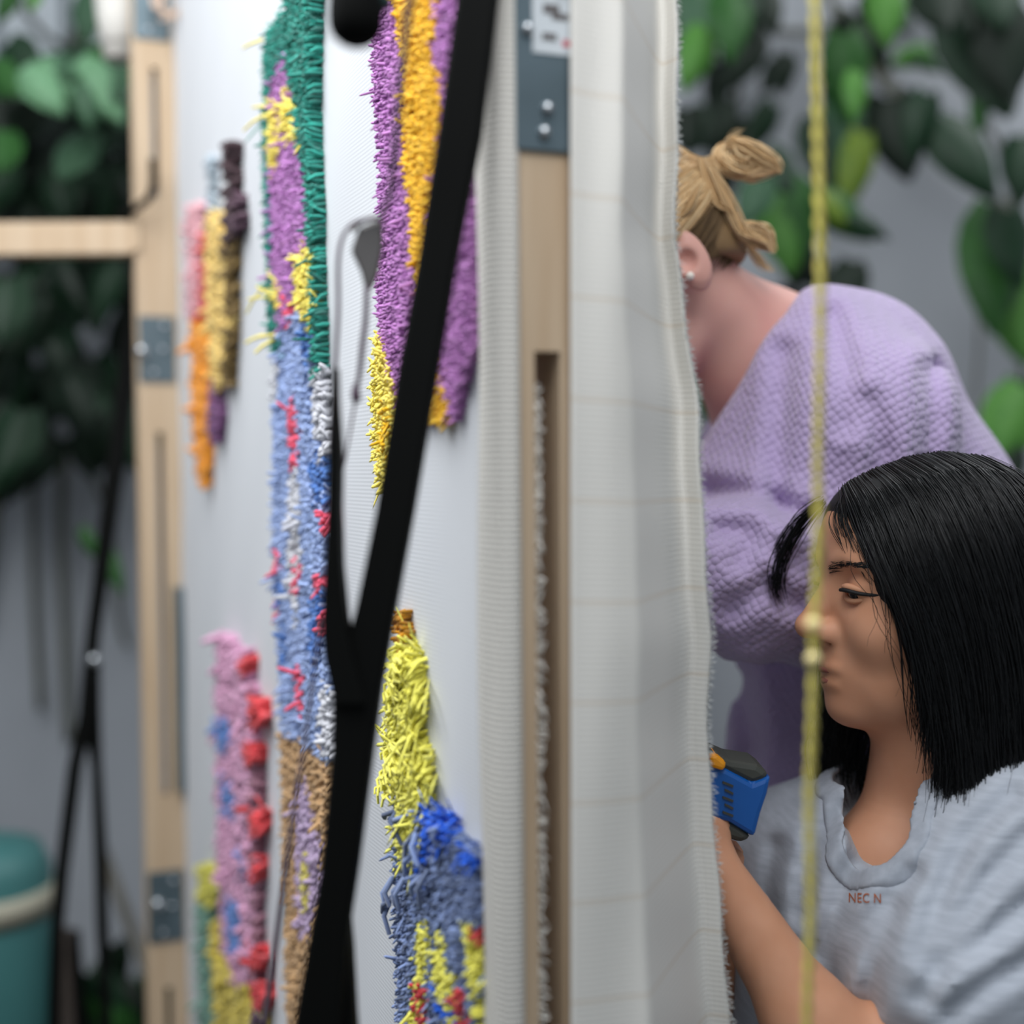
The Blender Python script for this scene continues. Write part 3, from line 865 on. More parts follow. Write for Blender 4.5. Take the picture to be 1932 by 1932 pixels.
def leaf_mat(name, c, c2, edge):
    m = mat(name, tuple(int(v * .86) for v in c), .5, tuple(int(v * .86) for v in c2), 9, spec=.25)
    return m
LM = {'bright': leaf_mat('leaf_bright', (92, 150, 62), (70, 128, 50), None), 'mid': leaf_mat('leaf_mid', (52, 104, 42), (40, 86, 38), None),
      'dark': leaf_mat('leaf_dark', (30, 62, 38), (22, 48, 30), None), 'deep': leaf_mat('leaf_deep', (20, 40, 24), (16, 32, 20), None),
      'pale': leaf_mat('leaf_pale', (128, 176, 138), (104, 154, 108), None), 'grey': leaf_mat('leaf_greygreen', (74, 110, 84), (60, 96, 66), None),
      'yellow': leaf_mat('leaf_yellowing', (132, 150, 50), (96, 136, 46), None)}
LMESH = {}
for k, m in LM.items():
    LMESH[k] = [leaf_mesh('leaf', .62, 1.0, .5, .15, m), leaf_mesh('leaf', .78, 1.0, .3, -.1, m), leaf_mesh('leaf', .5, 1.0, .6, .25, m)]
def leaf(parent, px, py, Lpx, col, ang=0, Y=2.6, yaw=None, pitch=None, var=None):
    """leaf centred on the photo position, long axis turned `ang` degrees from hanging (positive: tip to the right)"""
    L = Lpx / FPX * Y
    a = math.radians(ang)
    top = at(px - math.sin(a) * Lpx * .5, py - math.cos(a) * Lpx * .5, Y)
    me = LMESH[col][random.randrange(3) if var is None else var]
    o = bpy.data.objects.new('leaf', me)
    COL.objects.link(o)
    o.parent = parent
    o.matrix_parent_inverse = Matrix.Translation(-Vector(parent.location))
    o.location = top
    o.scale = (L, L, L)
    yw = math.radians(random.uniform(-30, 30) if yaw is None else yaw)
    pt = math.radians(random.uniform(-32, 8) if pitch is None else pitch)
    o.rotation_euler = (Matrix.Rotation(-a, 4, 'Y') @ Matrix.Rotation(yw, 4, 'Z') @ Matrix.Rotation(pt, 4, 'X')).to_euler()
    return o
M_stem = mat('vine_stem', (78, 80, 62), .8, (60, 62, 48), 20)
M_stem2 = mat('pale_vine_stem', (112, 114, 104), .8, (94, 96, 86), 20)

vr = thing('climbing_vine', 'broad-leaved green vine climbing the grey wall behind the two women', 'vine', (1.0, WY - .03, 0))
RL = [(1303, 50, 150, 'grey', 8, 1), (1308, 115, 110, 'bright', -18, 0), (1375, 55, 130, 'mid', 0, 0), (1330, 60, 90, 'yellow', 5, 2), (1427, 92, 75, 'deep', 0, 0), (1482, 140, 66, 'deep', 0, 0),
      (1600, 150, 145, 'mid', 4, 0), (1612, 185, 80, 'bright', -8, 0), (1672, 30, 110, 'bright', 4, 0), (1715, 108, 70, 'bright', -70, 0), (1750, 118, 60, 'mid', 60, 2), (1770, 20, 110, 'deep', 20, 1), (1830, 25, 120, 'deep', -10, 1), (1880, 10, 120, 'dark', 0, 1),
      (1850, 140, 210, 'dark', 8, 1), (1900, 110, 160, 'deep', 0, 1), (1700, 265, 140, 'deep', 12, 1), (1735, 240, 110, 'dark', -12, 0), (1820, 310, 160, 'dark', 32, 0), (1850, 215, 90, 'mid', -4, 2),
      (1585, 305, 165, 'grey', -3, 1), (1610, 330, 130, 'yellow', -14, 2), (1545, 300, 120, 'dark', 0, 1), (1485, 440, 150, 'bright', 6, 1), (1520, 420, 130, 'mid', -10, 1), (1600, 415, 110, 'mid', 52, 0), (1640, 432, 70, 'dark', 60, 2),
      (1420, 385, 90, 'grey', -20, 1), (1575, 400, 70, 'yellow', 40, 2), (1505, 505, 90, 'deep', 0, 1), (1880, 520, 200, 'mid', -6, 1), (1925, 600, 180, 'bright', 0, 1), (1915, 470, 130, 'dark', 10, 1), (1900, 815, 150, 'bright', -24, 1), (1925, 790, 120, 'mid', 0, 0),
      (1890, 870, 80, 'yellow', -10, 0), (1335, 735, 110, 'mid', 12, 1), (1325, 755, 60, 'yellow', 0, 2), (1295, 250, 80, 'deep', 0, 1), (1660, 90, 80, 'deep', 30, 0), (1450, 25, 90, 'deep', 10, 0), (1925, 330, 120, 'dark', 0, 0), (1470, 330, 90, 'dark', 30, 1), (1900, 890, 90, 'deep', 0, 1),
      (1400, 20, 70, 'dark', -20, 1), (1545, 530, 80, 'deep', 30, 1), (1600, 545, 90, 'deep', -10, 1)]
for (x, y, L, c_, a, v) in RL:
    leaf(vr, x, y, L * 1.12, c_, a, Y=random.uniform(2.35, 2.75), var=v, yaw=random.uniform(-20, 20), pitch=random.uniform(-26, 4))
for q in range(20):
    leaf(vr, random.uniform(1290, 1940), random.uniform(-60, 190) if q % 3 else random.uniform(150, 330), random.uniform(80, 130), random.choice(['deep', 'deep', 'dark']), random.uniform(-50, 50), Y=random.uniform(2.75, 2.97))
for q in range(26):                             # the vine goes on above the picture and shades the wall
    leaf(vr, random.uniform(1200, 2300), random.uniform(-620, -70), random.uniform(130, 190), random.choice(['deep', 'dark', 'mid']), random.uniform(-50, 50), Y=random.uniform(2.3, 2.95))
for pts, r, mm in (([(1540, -60), (1600, 60), (1690, 170), (1790, 300), (1932, 420), (2050, 520)], .010, M_stem2), ([(1330, -60), (1420, 40), (1500, 60), (1600, 40), (1720, -30)], .009, M_stem2), ([(1845, 520), (1848, 640), (1842, 760), (1850, 1000), (1850, 1500)], .005, M_stem2), ([(1380, -40), (1390, 200), (1360, 500), (1330, 800), (1320, 1500)], .006, M_stem),
                   ([(1640, 120), (1690, 190), (1740, 260), (1800, 330)], .007, M_stem), ([(1760, -40), (1800, 120), (1900, 330), (1930, 700), (1920, 1200)], .007, M_stem)):
    tube('stem', [at(x, y, WY - .05) for x, y in pts], r, mm, vr, sides=6)

vl = thing('climbing_vine', 'dense dark green vine covering the wall at the left', 'vine', (-.9, WY - .03, 0))
LL = [(40, 165, 120, 'pale', 62, 0), (88, 180, 110, 'pale', 38, 0), (140, 168, 130, 'pale', 56, 0), (195, 180, 130, 'pale', 40, 0), (215, 200, 90, 'pale', 15, 0), (165, 205, 80, 'grey', 10, 0), (120, 150, 110, 'grey', 70, 1), (20, 160, 90, 'mid', 50, 1), (225, 160, 100, 'grey', 10, 1), (172, 40, 110, 'grey', 6, 0), (145, 310, 105, 'grey', -14, 1), (8, 300, 90, 'mid', 0, 1),
      (8, 16, 60, 'mid', -30, 0), (66, 5, 40, 'bright', 0, 1), (52, 126, 100, 'dark', 40, 1), (125, 138, 100, 'dark', -50, 1), (195, 135, 90, 'mid', 20, 1), (170, 1030, 60, 'mid', 30, 2), (218, 1080, 80, 'mid', 28, 2), (25, 850, 130, 'dark', -10, 1), (10, 600, 120, 'dark', 0, 1)]
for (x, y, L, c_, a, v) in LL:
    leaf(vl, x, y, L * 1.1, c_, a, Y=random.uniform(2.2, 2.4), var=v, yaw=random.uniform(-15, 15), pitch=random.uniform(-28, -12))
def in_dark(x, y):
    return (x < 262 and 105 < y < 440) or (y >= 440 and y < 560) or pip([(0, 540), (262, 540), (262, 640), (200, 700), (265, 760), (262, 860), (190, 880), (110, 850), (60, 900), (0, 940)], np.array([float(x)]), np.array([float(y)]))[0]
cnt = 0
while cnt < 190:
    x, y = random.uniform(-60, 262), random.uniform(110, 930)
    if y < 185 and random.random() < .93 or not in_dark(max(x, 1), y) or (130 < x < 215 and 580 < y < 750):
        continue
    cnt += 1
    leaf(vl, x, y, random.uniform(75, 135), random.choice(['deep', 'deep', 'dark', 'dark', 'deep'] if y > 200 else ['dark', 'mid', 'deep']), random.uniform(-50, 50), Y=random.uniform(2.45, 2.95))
for pts, r in (([(60, 850), (62, 1000), (66, 1150), (76, 1340)], .008), ([(120, 850), (116, 1000), (120, 1150), (130, 1400)], .010), ([(150, 850), (205, 980), (225, 1160), (240, 1220)], .006), ([(-40, 1200), (0, 900), (40, 600), (90, 300), (160, 0)], .012), ([(200, -60), (180, 40), (120, 110), (60, 200)], .006), ([(20, -60), (60, 40), (140, 100), (230, 130)], .006)):
    tube('stem', [at(x, y, WY - .05) for x, y in pts], r, M_stem, vl, sides=6)
# low leafy plant at the bottom left
pl = thing('low_plant', 'low dark leafy plant on the floor beneath the slanting stake', 'plant', (at(240, 1900, 2.6).x, 2.6, 0))
for q in range(60):
    leaf(pl, random.uniform(150, 310), random.uniform(1830, 2150), random.uniform(80, 130), random.choice(['dark', 'deep', 'deep', 'mid']), random.uniform(-60, 60), Y=random.uniform(2.35, 2.75))
for q in range(7):
    x = random.uniform(190, 290)
    tube('stem', [(pl.location.x + random.uniform(-.05, .05), 2.6, 0), tuple(at(x, 2100, 2.6)), tuple(at(x + random.uniform(-20, 20), 1850, 2.6))], .004, M_stem, pl, sides=5)
# ------------------------------------------------------------------ implicit surfaces for bodies and clothes
class Frame3:
    def __init__(s, o, a, c, b):
        s.o = np.array(o, float)
        s.M = np.array([a, c, b], float)            # rows: forward, left, up
    def loc(s, P):
        return (P - s.o) @ s.M.T
    def w(s, a, c, b):
        return s.o + np.array([a, c, b]) @ s.M

class Sdf:
    def __init__(s):
        s.ops = []
    def add(s, fn, k=.01, mode='u'):
        s.ops.append((mode, fn, k))
        return s
    def ball(s, c, r, k=.01, mode='u'):
        c = np.array(tuple(c), float)
        return s.add(lambda P: np.linalg.norm(P - c, axis=1) - r, k, mode)
    def cone(s, a, b, ra, rb, k=.01, mode='u', flat=None):
        a, b = np.array(tuple(a), float), np.array(tuple(b), float)
        ab = b - a
        L2 = np.dot(ab, ab) + 1e-12
        def f(P):
            t = np.clip(((P - a) @ ab) / L2, 0, 1)
            return np.linalg.norm(P - a - t[:, None] * ab, axis=1) - (ra + (rb - ra) * t)
        return s.add(f, k, mode)
    def ell(s, c, r, k=.01, mode='u', fr=None):
        c, r = np.array(tuple(c), float), np.array(r, float)
        def f(P):
            q = (fr.loc(P) if fr else P) - c
            k0 = np.linalg.norm(q / r, axis=1)
            k1 = np.linalg.norm(q / (r * r), axis=1) + 1e-9
            return k0 * (k0 - 1) / k1
        return s.add(f, k, mode)
    def ev(s, P, act=None):
        d = None
        for i, (m, f, k) in enumerate(s.ops):
            if act is not None and not act[i]:
                continue
            v = f(P)
            if m == 'u':
                if d is None:
                    d = v
                else:
                    h = np.clip(.5 + .5 * (v - d) / k, 0, 1)
                    d = v * (1 - h) + d * h - k * h * (1 - h)
            elif m == 's':
                v = -v
                h = np.clip(.5 - .5 * (v - d) / k, 0, 1)
                d = v * (1 - h) + d * h + k * h * (1 - h)
            elif m == 'd':                       # displacement
                d = d + v
        return d if d is not None else np.full(len(P), 1.0)

def sdf_mesh(name, sd, xs, ys, zs, nb=14):
    """surface nets on a rectilinear grid, evaluated only in blocks near the surface"""
    xs, ys, zs = (np.asarray(v, float) for v in (xs, ys, zs))
    nx, ny, nz = len(xs) - 1, len(ys) - 1, len(zs) - 1
    bl = [(i, j, k) for i in range(0, nx, nb) for j in range(0, ny, nb) for k in range(0, nz, nb)]
    lo = np.array([(xs[i], ys[j], zs[k]) for i, j, k in bl])
    hi = np.array([(xs[min(i + nb, nx)], ys[min(j + nb, ny)], zs[min(k + nb, nz)]) for i, j, k in bl])
    cc = (lo + hi) / 2
    hd = np.linalg.norm(hi - lo, axis=1) / 2
    dv = np.array([f(cc) if m != 'd' else np.zeros(len(cc)) for m, f, k in sd.ops])
    un = np.array([m == 'u' for m, f, k in sd.ops])
    kk = np.array([k for m, f, k in sd.ops])
    dmin = dv[un].min(0)
    D0 = sd.ev(cc)
    Vs, Ids, Qs = [], [], []
    E = [(a, b) for a in range(8) for b in range(a + 1, 8) if bin(a ^ b).count('1') == 1]
    off = np.array([[(q >> 2) & 1, (q >> 1) & 1, q & 1] for q in range(8)])
    def cid(i, j, k):
        return (i * (ny + 2) + j) * (nz + 2) + k
    for bi, (i0, j0, k0) in enumerate(bl):
        if abs(D0[bi]) > hd[bi] * 1.25 + .02:
            continue
        act = np.array([True if m == 'd' else (dv[q, bi] < dmin[bi] + 2 * hd[bi] + 2 * k if m == 'u' else dv[q, bi] < hd[bi] * 1.2 + 2 * k) for q, (m, f, k) in enumerate(sd.ops)])
        X, Y, Z = xs[i0:i0 + nb + 1], ys[j0:j0 + nb + 1], zs[k0:k0 + nb + 1]
        G = np.stack(np.meshgrid(X, Y, Z, indexing='ij'), -1)
        sh = G.shape[:3]
        val = sd.ev(G.reshape(-1, 3), act).reshape(sh)
        ins = val < 0
        if ins.all() or not ins.any():
            continue
        a, b, c = sh[0] - 1, sh[1] - 1, sh[2] - 1
        cv = np.stack([val[o[0]:o[0] + a, o[1]:o[1] + b, o[2]:o[2] + c] for o in off], -1)
        ci = cv < 0
        mix = ci.any(-1) & ~ci.all(-1)
        I, J, K = np.nonzero(mix)
        if len(I) == 0:
            continue
        v = cv[I, J, K]
        ac = np.zeros((len(I), 3))
        nn = np.zeros(len(I))
        for p, q in E:
            s = (v[:, p] < 0) != (v[:, q] < 0)
            t = np.where(s, v[:, p] / (v[:, p] - v[:, q] + 1e-20), 0)
            pos = off[p] + t[:, None] * (off[q] - off[p])
            ac += np.where(s[:, None], pos, 0)
            nn += s
        fr = ac / nn[:, None]
        Vs.append(np.stack([X[I] + fr[:, 0] * (X[I + 1] - X[I]), Y[J] + fr[:, 1] * (Y[J + 1] - Y[J]), Z[K] + fr[:, 2] * (Z[K + 1] - Z[K])], 1))
        Ids.append(cid(I + i0, J + j0, K + k0))
        for axis in range(3):
            A, B = [slice(0, a), slice(0, b), slice(0, c)], [slice(0, a), slice(0, b), slice(0, c)]
            n_ = (a, b, c)[axis]
            B[axis] = slice(1, n_ + 1)
            s0, s1 = ins[tuple(A)], ins[tuple(B)]
            i_, j_, k_ = np.nonzero(s0 != s1)
            if not len(i_):
                continue
            fl = s0[i_, j_, k_]
            gi, gj, gk = i_ + i0, j_ + j0, k_ + k0
            if axis == 0:
                q = [cid(gi, gj - 1, gk - 1), cid(gi, gj, gk - 1), cid(gi, gj, gk), cid(gi, gj - 1, gk)]
            elif axis == 1:
                q = [cid(gi - 1, gj, gk - 1), cid(gi - 1, gj, gk), cid(gi, gj, gk), cid(gi, gj, gk - 1)]
            else:
                q = [cid(gi - 1, gj - 1, gk), cid(gi, gj - 1, gk), cid(gi, gj, gk), cid(gi - 1, gj, gk)]
            q = np.stack(q, 1)
            q[~fl] = q[~fl][:, ::-1]
            Qs.append(q)
    V = np.concatenate(Vs)
    ids = np.concatenate(Ids)
    Q = np.concatenate(Qs)
    o = np.argsort(ids)
    pos = np.searchsorted(ids[o], Q)
    pos = np.clip(pos, 0, len(ids) - 1)
    ok = (ids[o][pos] == Q).all(1)
    return V, o[pos][ok]

def axis_grid(lo, hi, h, fine=None, hf=None):
    """rectilinear axis with a finer stretch"""
    out = [lo]
    while out[-1] < hi:
        x = out[-1]
        st = h
        if fine:
            dd = max(fine[0] - x, x - fine[1], 0)
            st = min(h, hf + dd * .25)
        out.append(x + st)
    return np.array(out)

def fold(polys, depth, width, axY=True):
    """creases: grooves running along polylines of the photo, sunk into the side turned to the camera"""
    L = []
    for po in polys:
        pts = np.array([[at(x, y, 1.12).x, at(x, y, 1.12).z] for x, y in po])
        L.append(pts)
    def f(P):
        q = P[:, [0, 2]] * (1.12 / P[:, 1:2]) + np.array([[0, 1.25]]) * (1 - 1.12 / P[:, 1:2])
        out = np.zeros(len(P))
        for pts in L:
            best = np.full(len(P), 9.0)
            for a, b in zip(pts[:-1], pts[1:]):
                ab = b - a
                t = np.clip(((q - a) @ ab) / np.dot(ab, ab), 0, 1)
                best = np.minimum(best, np.linalg.norm(q - a - t[:, None] * ab, axis=1))
            out += depth * (np.exp(-(best / width) ** 2) - .55 * np.exp(-((best - 2.0 * width) / (1.1 * width)) ** 2))
        return out
    return f

def head_prims(s, F, eyes=True):
    e = lambda c, r, k=.01, mode='u': s.ell(c, r, k, mode, F)
    w = F.w
    e((-.012, 0, .022), (.092, .072, .078))
    e((.030, 0, .044), (.047, .054, .042), .02)                 # forehead
    e((.028, 0, -.030), (.047, .054, .070), .02)                # mid face
    e((.020, 0, -.070), (.047, .047, .034), .02)                # jaw
    e((.060, 0, -.086), (.017, .019, .014), .018)               # chin
    e((.058, 0, -.054), (.022, .027, .028), .014)               # muzzle
    for sg in (-1, 1):
        e((.046, .036 * sg, -.024), (.024, .022, .024), .015)   # cheek
        e((.066, .021 * sg, .0255), (.0105, .022, .008), .010)  # brow
    for sg in (-1, 1):
        s.ball(w(.081, .033 * sg, .0085), .0155, .012, 's')     # eye hollow
    for sg in (-1, 1):
        e((.0575, .031 * sg, .0075), (.0135, .0150, .0125), .004)   # lids
    s.cone(w(.070, 0, .013), w(.0935, 0, -.0225), .0072, .0088, .009)   # nose
    s.ball(w(.0935, 0, -.0235), .0088, .004)
    for sg in (-1, 1):
        e((.0805, .0110 * sg, -.0280), (.0110, .0070, .0082), .008)
    s.cone(w(.079, 0, -.0335), w(.0755, 0, -.047), .006, .006, .006)
    e((.0740, 0, -.0540), (.0085, .0205, .0058), .005)          # upper lip
    e((.0725, 0, -.0668), (.0085, .0175, .0060), .005)          # lower lip
    s.cone(w(.0835, -.02, -.0605), w(.0835, .02, -.0605), .0020, .0020, .003, 's')
    for sg in (-1, 1):
        s.cone(w(.086, .0125 * sg, -.037), w(.079, .010 * sg, -.0345), .0026, .0026, .002, 's')   # nostril
        s.cone(w(.084, .022 * sg, -.0615), w(.080, .026 * sg, -.0625), .0018, .0012, .003, 's')   # mouth corner
        # ear
        e((-.029, .073 * sg, -.022), (.0145, .0075, .028), .006)
        e((-.033, .077 * sg, -.018), (.0140, .0050, .026), .005)
        s.ball(w(-.026, .083 * sg, -.020), .0098, .004, 's')
        s.cone(w(-.022, .082 * sg, -.008), w(-.033, .083 * sg, .000), .0045, .004, .004, 's')

def hand_prims(s, wr, dirv, nrm, curl=.9, spread=.12, left=True, sc=1.0):
    """palm, four unequal fingers with knuckle bends and a thumb leaving the side of the palm"""
    wr, d, n = (np.array(tuple(v), float) for v in (wr, dirv, nrm))
    d /= np.linalg.norm(d)
    n -= d * np.dot(n, d)
    n /= np.linalg.norm(n)
    sd_ = np.cross(n, d) * (1 if left else -1)
    for q in (-1.2, -.4, .4, 1.2):
        s.cone(wr + d * .012 + sd_ * q * .010 * sc, wr + d * .080 * sc + sd_ * q * .016 * sc, .012 * sc, .0105 * sc, .008)
    for q, L in ((-1.35, .060), (-.45, .072), (.45, .078), (1.35, .070)):
        p = wr + d * .084 * sc + sd_ * q * .0155 * sc
        a = .25
        for i, (f, r0, r1) in enumerate(((.45, .0092, .0084), (.30, .0084, .0076), (.25, .0076, .0062))):
            a += curl * (.75 if i == 0 else .85)
            dv = d * math.cos(a) + n * math.sin(a) + sd_ * q * spread * .3
            e = p + dv * L * f * sc
            s.cone(p, e, r0 * sc, r1 * sc, .004)
            p = e
    p = wr + d * .028 * sc + sd_ * .022 * sc
    for dv, L, r0, r1 in ((d * .6 + sd_ * .75 + n * .35, .034, .0125, .0105), (d * .75 + sd_ * .25 + n * .65, .030, .0105, .0092), (d * .7 - sd_ * .2 + n * .75, .024, .0092, .007)):
        dv = dv / np.linalg.norm(dv)
        e = p + dv * L * sc
        s.cone(p, e, r0 * sc, r1 * sc, .006)
        p = e

M_skin = mat('warm_skin', (216, 160, 128), .55, (202, 144, 110), 20, sss=.12, spec=.35)
M_skin2 = mat('fair_skin', (226, 178, 162), .55, (218, 160, 148), 14, sss=.12, spec=.35)
M_tee = mat('heather_grey_cotton', (182, 188, 198), .95, (164, 170, 180), 90, stretch=(.35, .35, 3), bump=.12, bscale=400, sheen=.1, bdist=.0006)
M_tee_rib = mat('ribbed_grey_cotton', (172, 178, 188), .95, (156, 162, 172), 120, sheen=.1)
M_hairb = mat('black_hair', (13, 15, 17), .38, (6, 6, 7), attr='rnd', spec=.35)
M_hcap = mat('black_hair_base', (12, 12, 13), .7)
M_trous = mat('dark_denim', (44, 46, 52), .9, (36, 38, 44), 60)
M_jean2 = mat('mid_blue_denim', (80, 92, 116), .9, (68, 80, 104), 60)
M_shoe = mat('black_shoe', (26, 26, 28), .6)
M_eye = mat('eye_white', (176, 164, 154), .3)
M_iris = mat('dark_iris', (26, 18, 14), .2)

def knit_mat(name, c, p):
    """moss-stitch knit: staggered bumps in object space"""
    m = mat(name, c, .95, sheen=.45, spec=.1)
    nt = m.node_tree
    b = nt.nodes['Principled BSDF']
    tc = nt.nodes.new('ShaderNodeTexCoord')
    nz = nt.nodes.new('ShaderNodeTexNoise')
    nz.inputs['Scale'].default_value = 22
    nt.links.new(tc.outputs['Object'], nz.inputs['Vector'])
    sp = nt.nodes.new('ShaderNodeSeparateXYZ')
    nt.links.new(tc.outputs['Object'], sp.inputs[0])
    def M(op, a, b_=None):
        n = nt.nodes.new('ShaderNodeMath')
        n.operation = op
        for i, v in enumerate((a, b_)):
            if v is None:
                continue
            if isinstance(v, (int, float)):
                n.inputs[i].default_value = v
            else:
                nt.links.new(v, n.inputs[i])
        return n.outputs[0]
    vo = nt.nodes.new('ShaderNodeTexVoronoi')
    vo.inputs['Scale'].default_value = 1 / p
    vo.inputs['Randomness'].default_value = .35
    mp = nt.nodes.new('ShaderNodeMapping')
    mp.inputs['Rotation'].default_value = (.3, .5, .6)
    nt.links.new(tc.outputs['Object'], mp.inputs['Vector'])
    nt.links.new(mp.outputs[0], vo.inputs['Vector'])
    h = M('SUBTRACT', 1.0, M('POWER', vo.outputs['Distance'], 1.6))
    bp = nt.nodes.new('ShaderNodeBump')
    bp.inputs['Strength'].default_value = 1.0
    bp.inputs['Distance'].default_value = .0028
    nt.links.new(M('ADD', h, M('MULTIPLY', nz.outputs[0], .2)), bp.inputs['Height'])
    nt.links.new(bp.outputs[0], b.inputs['Normal'])
    return m

# ------------------------------------------------------------------ dark-haired person
pA = thing('person', 'person with shoulder-length black hair in a grey t-shirt holding a blue tufting gun', 'person', (.36, 1.12, 0))
HA = Frame3(at(1745, 1120, 1.065), (-.995, -.1, 0), (.1, -.995, 0), (0, 0, 1))
SR, SL = np.array(at(1475, 1640, 1.20)), np.array(at(2010, 1590, .985))
mid = (SR + SL) / 2
ELB, WRL = np.array(at(1628, 2085, .94)), np.array(at(1352, 1648, .978))
SKP = [1.0]
b = Sdf()
head_prims(b, HA)
NB = np.array(at(1745, 1600, 1.085))
b.cone(HA.w(-.022, 0, -.045), NB, .047, .054, .018)
b.cone(HA.w(.012, 0, -.085), HA.w(-.02, 0, -.14), .030, .040, .02)
b.cone(NB + np.array([0, 0, -.02]), SR + np.array([.01, 0, -.01]), .048, .045, .03)
b.cone(NB + np.array([0, 0, -.02]), SL + np.array([-.01, 0, -.01]), .048, .045, .03)
b.cone(at(1668, 1625, 1.055), NB, .036, .046, .025)
HIP = np.array([.40, 1.15, .53])
b.cone(mid + np.array([0, 0, -.10]), HIP, .11, .12, .05)
UA = ELB - SL
b.cone(SL, ELB, .047, .037, .03)
b.cone(ELB, ELB + (WRL - ELB) * .35, .031, .030, .02)
b.cone(ELB + (WRL - ELB) * .3, WRL, .030, .0195, .02)
hand_prims(b, WRL, np.array(at(1302, 1575, .985)) - WRL, (-.5, .85, .0), curl=.75, left=True, sc=.92)
ELR = np.array(at(1425, 2040, 1.22)); WRR = np.array(at(1290, 1640, 1.09))
b.cone(SR, ELR, .047, .037, .03)
b.cone(ELR, WRR, .036, .024, .02)
hand_prims(b, WRR, np.array(at(1265, 1560, 1.05)) - WRR, (-.3, -.9, .2), curl=.6, left=False, sc=.92)
for sg in (-1, 1):
    K = HIP + np.array([-.24, -.06 + .10 * sg, -.0])
    b.cone(HIP + np.array([-.02, .08 * sg, -.03]), K, .075, .055, .04)
    b.cone(K, K + np.array([.06, .0, -.42]), .05, .035, .02)
    b.cone(K + np.array([.06, 0, -.44]), K + np.array([-.10, 0, -.48]), .035, .028, .02)
fx = (HA.o[0] - .115, HA.o[0] + .02)
xs = axis_grid(-.06, .68, .006, fx, .0017)
ys = axis_grid(.84, 1.36, .006, (1.0, 1.10), .0021)
zs = axis_grid(.0, 1.40, .0065, (HA.o[2] - .11, HA.o[2] + .05), .0017)
V, Q = sdf_mesh('body', b, xs, ys, zs)
BV, BQ = V, Q
link('body', np_mesh('body', V, Q, smooth=True), M_skin, pA)

# t-shirt
t = Sdf()
t.cone(SR + np.array([.02, -.005, .0]), mid + np.array([0, 0, .0]), .062, .056, .02)
t.cone(SL + np.array([-.02, .005, 0]), mid + np.array([0, 0, .0]), .064, .056, .02)
t.cone(np.array(at(1560, 1640, 1.15)), np.array(at(1610, 1990, 1.13)), .072, .080, .05)
t.cone(np.array(at(1715, 1720, 1.06)), np.array(at(1730, 1990, 1.08)), .10, .115, .06)
t.cone(np.array(at(1860, 1680, 1.05)), np.array(at(1820, 1990, 1.08)), .095, .13, .06)
t.cone(mid + np.array([.02, .02, -.1]), HIP + np.array([0, 0, .02]), .135, .155, .06)
se = SL + UA * .52
t.cone(SL, se, .062, .072, .035)
sr = SR + (ELR - SR) * .5
t.cone(SR, sr, .060, .072, .03)
t.cone(np.array(at(1664, 1584, 1.00)), np.array(at(1738, 1490, 1.07)), .030, .070, .005, 's')
t.cone(np.array(at(1742, 1490, 1.075)), np.array(at(1742, 1380, 1.075)), .070, .080, .005, 's')
FT = [[(1722, 1650), (1622, 1752), (1566, 1848), (1540, 1932)], [(1910, 1500), (1825, 1580), (1775, 1692), (1740, 1800)], [(1940, 1575), (1850, 1673), (1792, 1762), (1745, 1880)],
      [(1945, 1700), (1840, 1785), (1770, 1825)], [(1945, 1812), (1860, 1860), (1790, 1915)], [(1590, 1530), (1548, 1570), (1518, 1630), (1505, 1720)], [(1465, 1600), (1450, 1680), (1455, 1760)],
      [(1690, 1720), (1650, 1800), (1640, 1900)], [(1605, 1640), (1580, 1720), (1545, 1800)]]
TS_N = len(t.ops) - 2
t.add(fold(FT, .0050, .0085), 0, 'd')
V, Q = sdf_mesh('t_shirt', t, axis_grid(.08, .72, .0042), axis_grid(.84, 1.36, .0046), axis_grid(.46, 1.09, .0042))
tee = link('t_shirt', np_mesh('t_shirt', V, Q, smooth=True), M_tee, pA)
TV, TQ = V, Q
bvh = BVHTree.FromPolygons([tuple(v) for v in V], [tuple(int(i) for i in q) for q in Q])
def on_surf(px, py, bv=bvh, lift=.0008):
    d = (at(px, py, 1.0) - CL).normalized()
    h = bv.ray_cast(CL, d)
    return (h[0] - d * lift, h[1]) if h[0] is not None else (at(px, py, 1.0), Vector((0, -1, 0)))
# ribbed collar: a band of the shirt surface round the neck opening
t0 = Sdf(); t0.ops = t.ops[:TS_N] + [t.ops[-1]]
cuts = t.ops[TS_N:TS_N + 2]
def collar_f(P):
    c = np.minimum(cuts[0][1](P), cuts[1][1](P))
    u, v = np.abs(c - .0060) - .0082, np.abs(t0.ev(P) + .0004) - .0030
    h = np.clip(.5 - .5 * (v - u) / .003, 0, 1)
    return v * (1 - h) + u * h + .003 * h * (1 - h)
co = Sdf(); co.add(collar_f, .004)
V, Q = sdf_mesh('collar', co, axis_grid(.16, .46, .0026), axis_grid(.93, 1.22, .0026), axis_grid(.90, 1.10, .0026))
cob = link('collar', np_mesh('collar', V, Q, smooth=True), M_tee_rib, pA, label='ribbed crew neck collar')
